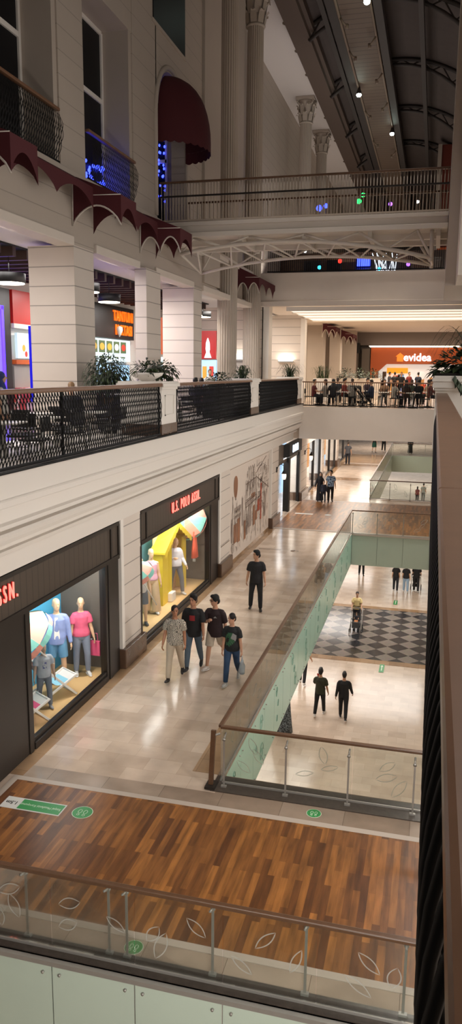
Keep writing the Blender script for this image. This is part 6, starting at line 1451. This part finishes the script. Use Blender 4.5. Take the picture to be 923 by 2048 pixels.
for k, (x, w_) in enumerate(((-7.6, 1.0), (-6.3, .8), (-1.6, 1.2), (-.7, .7))):
    tag(MB().box(x, 45, 11.75, x+w_, 45.6, 13.2).box(x+.05, 44.95, 12.5, x+w_-.05, 45.0, 13.05).build('arcade_machine', ('dframe', 'black', 'brown_m', 'grey_wall')[k], loc=(x, 45, 11.75), bevel=.03), 'dark games machine in the upper gallery, %s from the left' % ('first', 'second', 'third', 'fourth')[k], 'arcade machine')
# blue fairy lights in the arched window and behind the balcony
def fairy(x, y0, y1, z0, z1, n_, label, wx=0):
    t = empty('blue_fairy_lights', (x, y0, z0), label, 'fairy lights'); q = MB()
    wr = MB()
    for i in range(n_):
        y = y0+(y1-y0)*rg.random(); z = z0+(z1-z0)*rg.random(); q.ell((x+wx*rg.random(), y, z), .035, .035, .05, 6, 4)
    o = part(q, 'bulbs', 'led_b', t); o['kind'] = 'stuff'
    for k in range(4): wr.tube([(x+wx*k/3-.02, y0+(y1-y0)*k/3, z0), (x+wx*k/3-.02, y0+(y1-y0)*k/3, z1)], .006, 4)
    part(wr, 'wire', 'black', t)
fairy(-10.4, 27.26, 27.34, 12.9, 15.2, 70, 'blue fairy lights inside the arched upper doorway', .75); fairy(-9.58, 20.6, 21.9, 11.8, 12.7, 45, 'blue fairy lights behind the upper balcony railing between the piers')
# fluted column stub lamps etc. finished
cam = bpy.data.cameras.new('camera'); co = bpy.data.objects.new('camera', cam); COL.objects.link(co)
def dpx(x, y): return V((x-461.5, -(y-1024.0), -1529.0))
Yc = dpx(870, 745).normalized(); Zc = -(dpx(378, 9400).normalized()); Zc = (Zc-Yc*Zc.dot(Yc)).normalized(); Xc = Yc.cross(Zc)
# camera axes in the world: columns of the transposed matrix
Rm = Mx((Xc, Yc, Zc))           # rows are the world axes seen from the camera
co.matrix_world = Mx.Translation((0, 0, 7.0)) @ Rm.to_4x4()
cam.sensor_fit = 'AUTO'; cam.sensor_width = 36; cam.lens = 1529/2048*36; cam.clip_start = .05; cam.clip_end = 300
sc.camera = co
w = bpy.data.worlds.new('World'); sc.world = w; w.use_nodes = True
w.node_tree.nodes['Background'].inputs[0].default_value = (.95, .84, .76, 1); w.node_tree.nodes['Background'].inputs[1].default_value = .10
def area(name, loc, rot, sx, sy, power, col=(1, .85, .7), spread=PI):
    l = bpy.data.lights.new(name, 'AREA'); l.shape = 'RECTANGLE'; l.size = sx; l.size_y = sy; l.energy = power; l.color = col; l.spread = spread
    o = bpy.data.objects.new(name, l); COL.objects.link(o); o.location = loc; o.rotation_euler = rot; return o
def spot(name, loc, tgt, power, ang, col=(1, .85, .7), r=.15, blend=.5):
    l = bpy.data.lights.new(name, 'SPOT'); l.energy = power; l.spot_size = R_(ang); l.spot_blend = blend; l.shadow_soft_size = r; l.color = col
    o = bpy.data.objects.new(name, l); COL.objects.link(o); o.location = loc
    o.rotation_euler = (V(tgt)-V(loc)).to_track_quat('-Z', 'Y').to_euler(); return o
def point(name, loc, power, col=(1, .85, .7), r=.1):
    l = bpy.data.lights.new(name, 'POINT'); l.energy = power; l.shadow_soft_size = r; l.color = col
    o = bpy.data.objects.new(name, l); COL.objects.link(o); o.location = loc; return o
WARM = (1, .88, .76); NEUT = (1, .945, .89)
# high lamps in the roof aimed at the walkway and the lower hall
for y in (13.5, 17.5, 21.5, 26, 31): spot('roof_lamp', (-5.0, y, 22.5), (-5.0, y+.5, 0), 1450, 34, NEUT, .2)
for y in (22, 29, 37, 44): spot('roof_lamp', (-1.6, y, 22.5), (-1.6, y, -5), 1900, 34, NEUT, .2)
for y in (35.5, 39.5): spot('roof_lamp', (-4.5, y-2, 22), (-4.5, y, 0), 1800, 34, WARM, .2)
for x in (-5, -1.5): spot('roof_lamp', (x, 9.4, 22), (x, 9.4, 0), 1700, 32, WARM, .3)
# ceiling lamps under the gallery at the far end, middle level
for y in (46, 54, 62, 72): area('ceiling_lamp', (-5, y, 3.6), (0, 0, 0), 2.5, 4, 300, WARM)
area('ceiling_lamp', (-1.5, 76, 3.55), (0, 0, 0), 4, 4, 300, (1, .95, .9))
# lower level ceiling lamps
for y in (18, 28, 38, 48, 60, 75, 90): area('lower_ceiling_lamp', (-6, y, -1.5), (0, 0, 0), 4, 4, 190, NEUT)
for y in (37.5, 70, 85): area('lower_ceiling_lamp', (-1.5, y, -1.5), (0, 0, 0), 3.5, 5, 230, NEUT)
# food court lamps
for (x, y) in ((-11.5, 14), (-11.5, 19.5), (-11.5, 25.5), (-11.5, 32)): area('food_light', (x, y, 9.7), (0, 0, 0), 2.0, 3, 300, (1, .94, .9))
for y in (15.3, 21, 25.8): area('soffit_lamp', (-9.0, y, 9.95), (0, R_(15), 0), .3, 1.2, 34, (1, .93, .9))
for (x, y) in ((-4, 50), (-2, 58), (-11, 50)): area('food_light', (x, y, 9.9), (0, 0, 0), 3, 4, 420, (1, .85, .68))
# unseen fill lights added on the viewer's side of the atrium
area('balcony_fill', (5, 15, 9.0), (0, R_(72), 0), 4, 16, 520, NEUT); area('balcony_fill', (4, 31, 8.5), (0, R_(75), 0), 4, 8, 260, NEUT)
for y in (9, 13, 17, 22, 27, 32): area('under_balcony_fill', (.75, y, 4.4), (0, R_(52), 0), .5, .5, 85, NEUT)
area('under_balcony_fill', (.3, 1.5, 3.0), V((-.45, .75, -.45)).to_track_quat('-Z', 'Y').to_euler(), .6, .6, 330, NEUT)
# shop windows
for y0, y1 in ((12, 15.2), (17.7, 23.2)):
    a = area('display_lamp', (-7.05, (y0+y1)/2, 2.9), (0, R_(20), 0), .25, y1-y0, 36*(y1-y0), (1, .96, .9))
for y in (36.5, 39.5, 46, 53.5, 62): area('shop_lamp', (-7.8, y, 3.3), (0, 0, 0), 1.2, 2, 90, (1, .97, .94))
spot('wall_washer', (-9.2, 45.2, 12.0), (-10.4, 46, 15), 420, 90, (1, .94, .88))
area('food_light', (-10.5, 41.5, 9.95), (0, 0, 0), 2, 3, 230, (1, .94, .88)); area('food_light', (-9.6, 34.2, 9.9), (0, 0, 0), 1, 1.6, 130, (1, .94, .88))  # unseen ceiling lights added to brighten the dark wall stubs
for (x, y) in ((-9.75, 38.42), (-8.5, 44.82)): area('sconce_lamp', (x, y, 7.62), (PI-R_(12), 0, 0), .8, .1, 9, WARM)
area('handrail_fill', (1.6, 4, 9.6), (0, R_(10), 0), 1.5, 6, 130, NEUT)  # unseen light added overhead to brighten the near handrail
area('upper_fill', (1.8, 12, 13), (0, R_(80), 0), 3, 6, 25, (1, .84, .74)); area('upper_fill', (1.2, 33, 15), V((-.8, .5, .2)).to_track_quat('-Z', 'Y').to_euler(), 2, 2, 90, (1, .84, .74))
area('roof_fill', (-4.6, 58, 14), (PI, 0, 0), 5, 30, 520, (1, .86, .76)); area('roof_fill', (-3, 33, 16), (PI, 0, 0), 4, 8, 70, (1, .84, .74))  # unseen upward fill added to lift the dark roof
point('gallery_lamp', (-4, 45, 14.2), 60, (.6, .6, 1), .3)
sc.view_settings.view_transform = 'Standard'; sc.view_settings.look = 'None'; sc.view_settings.exposure = 0
sc.cycles.use_denoising = True
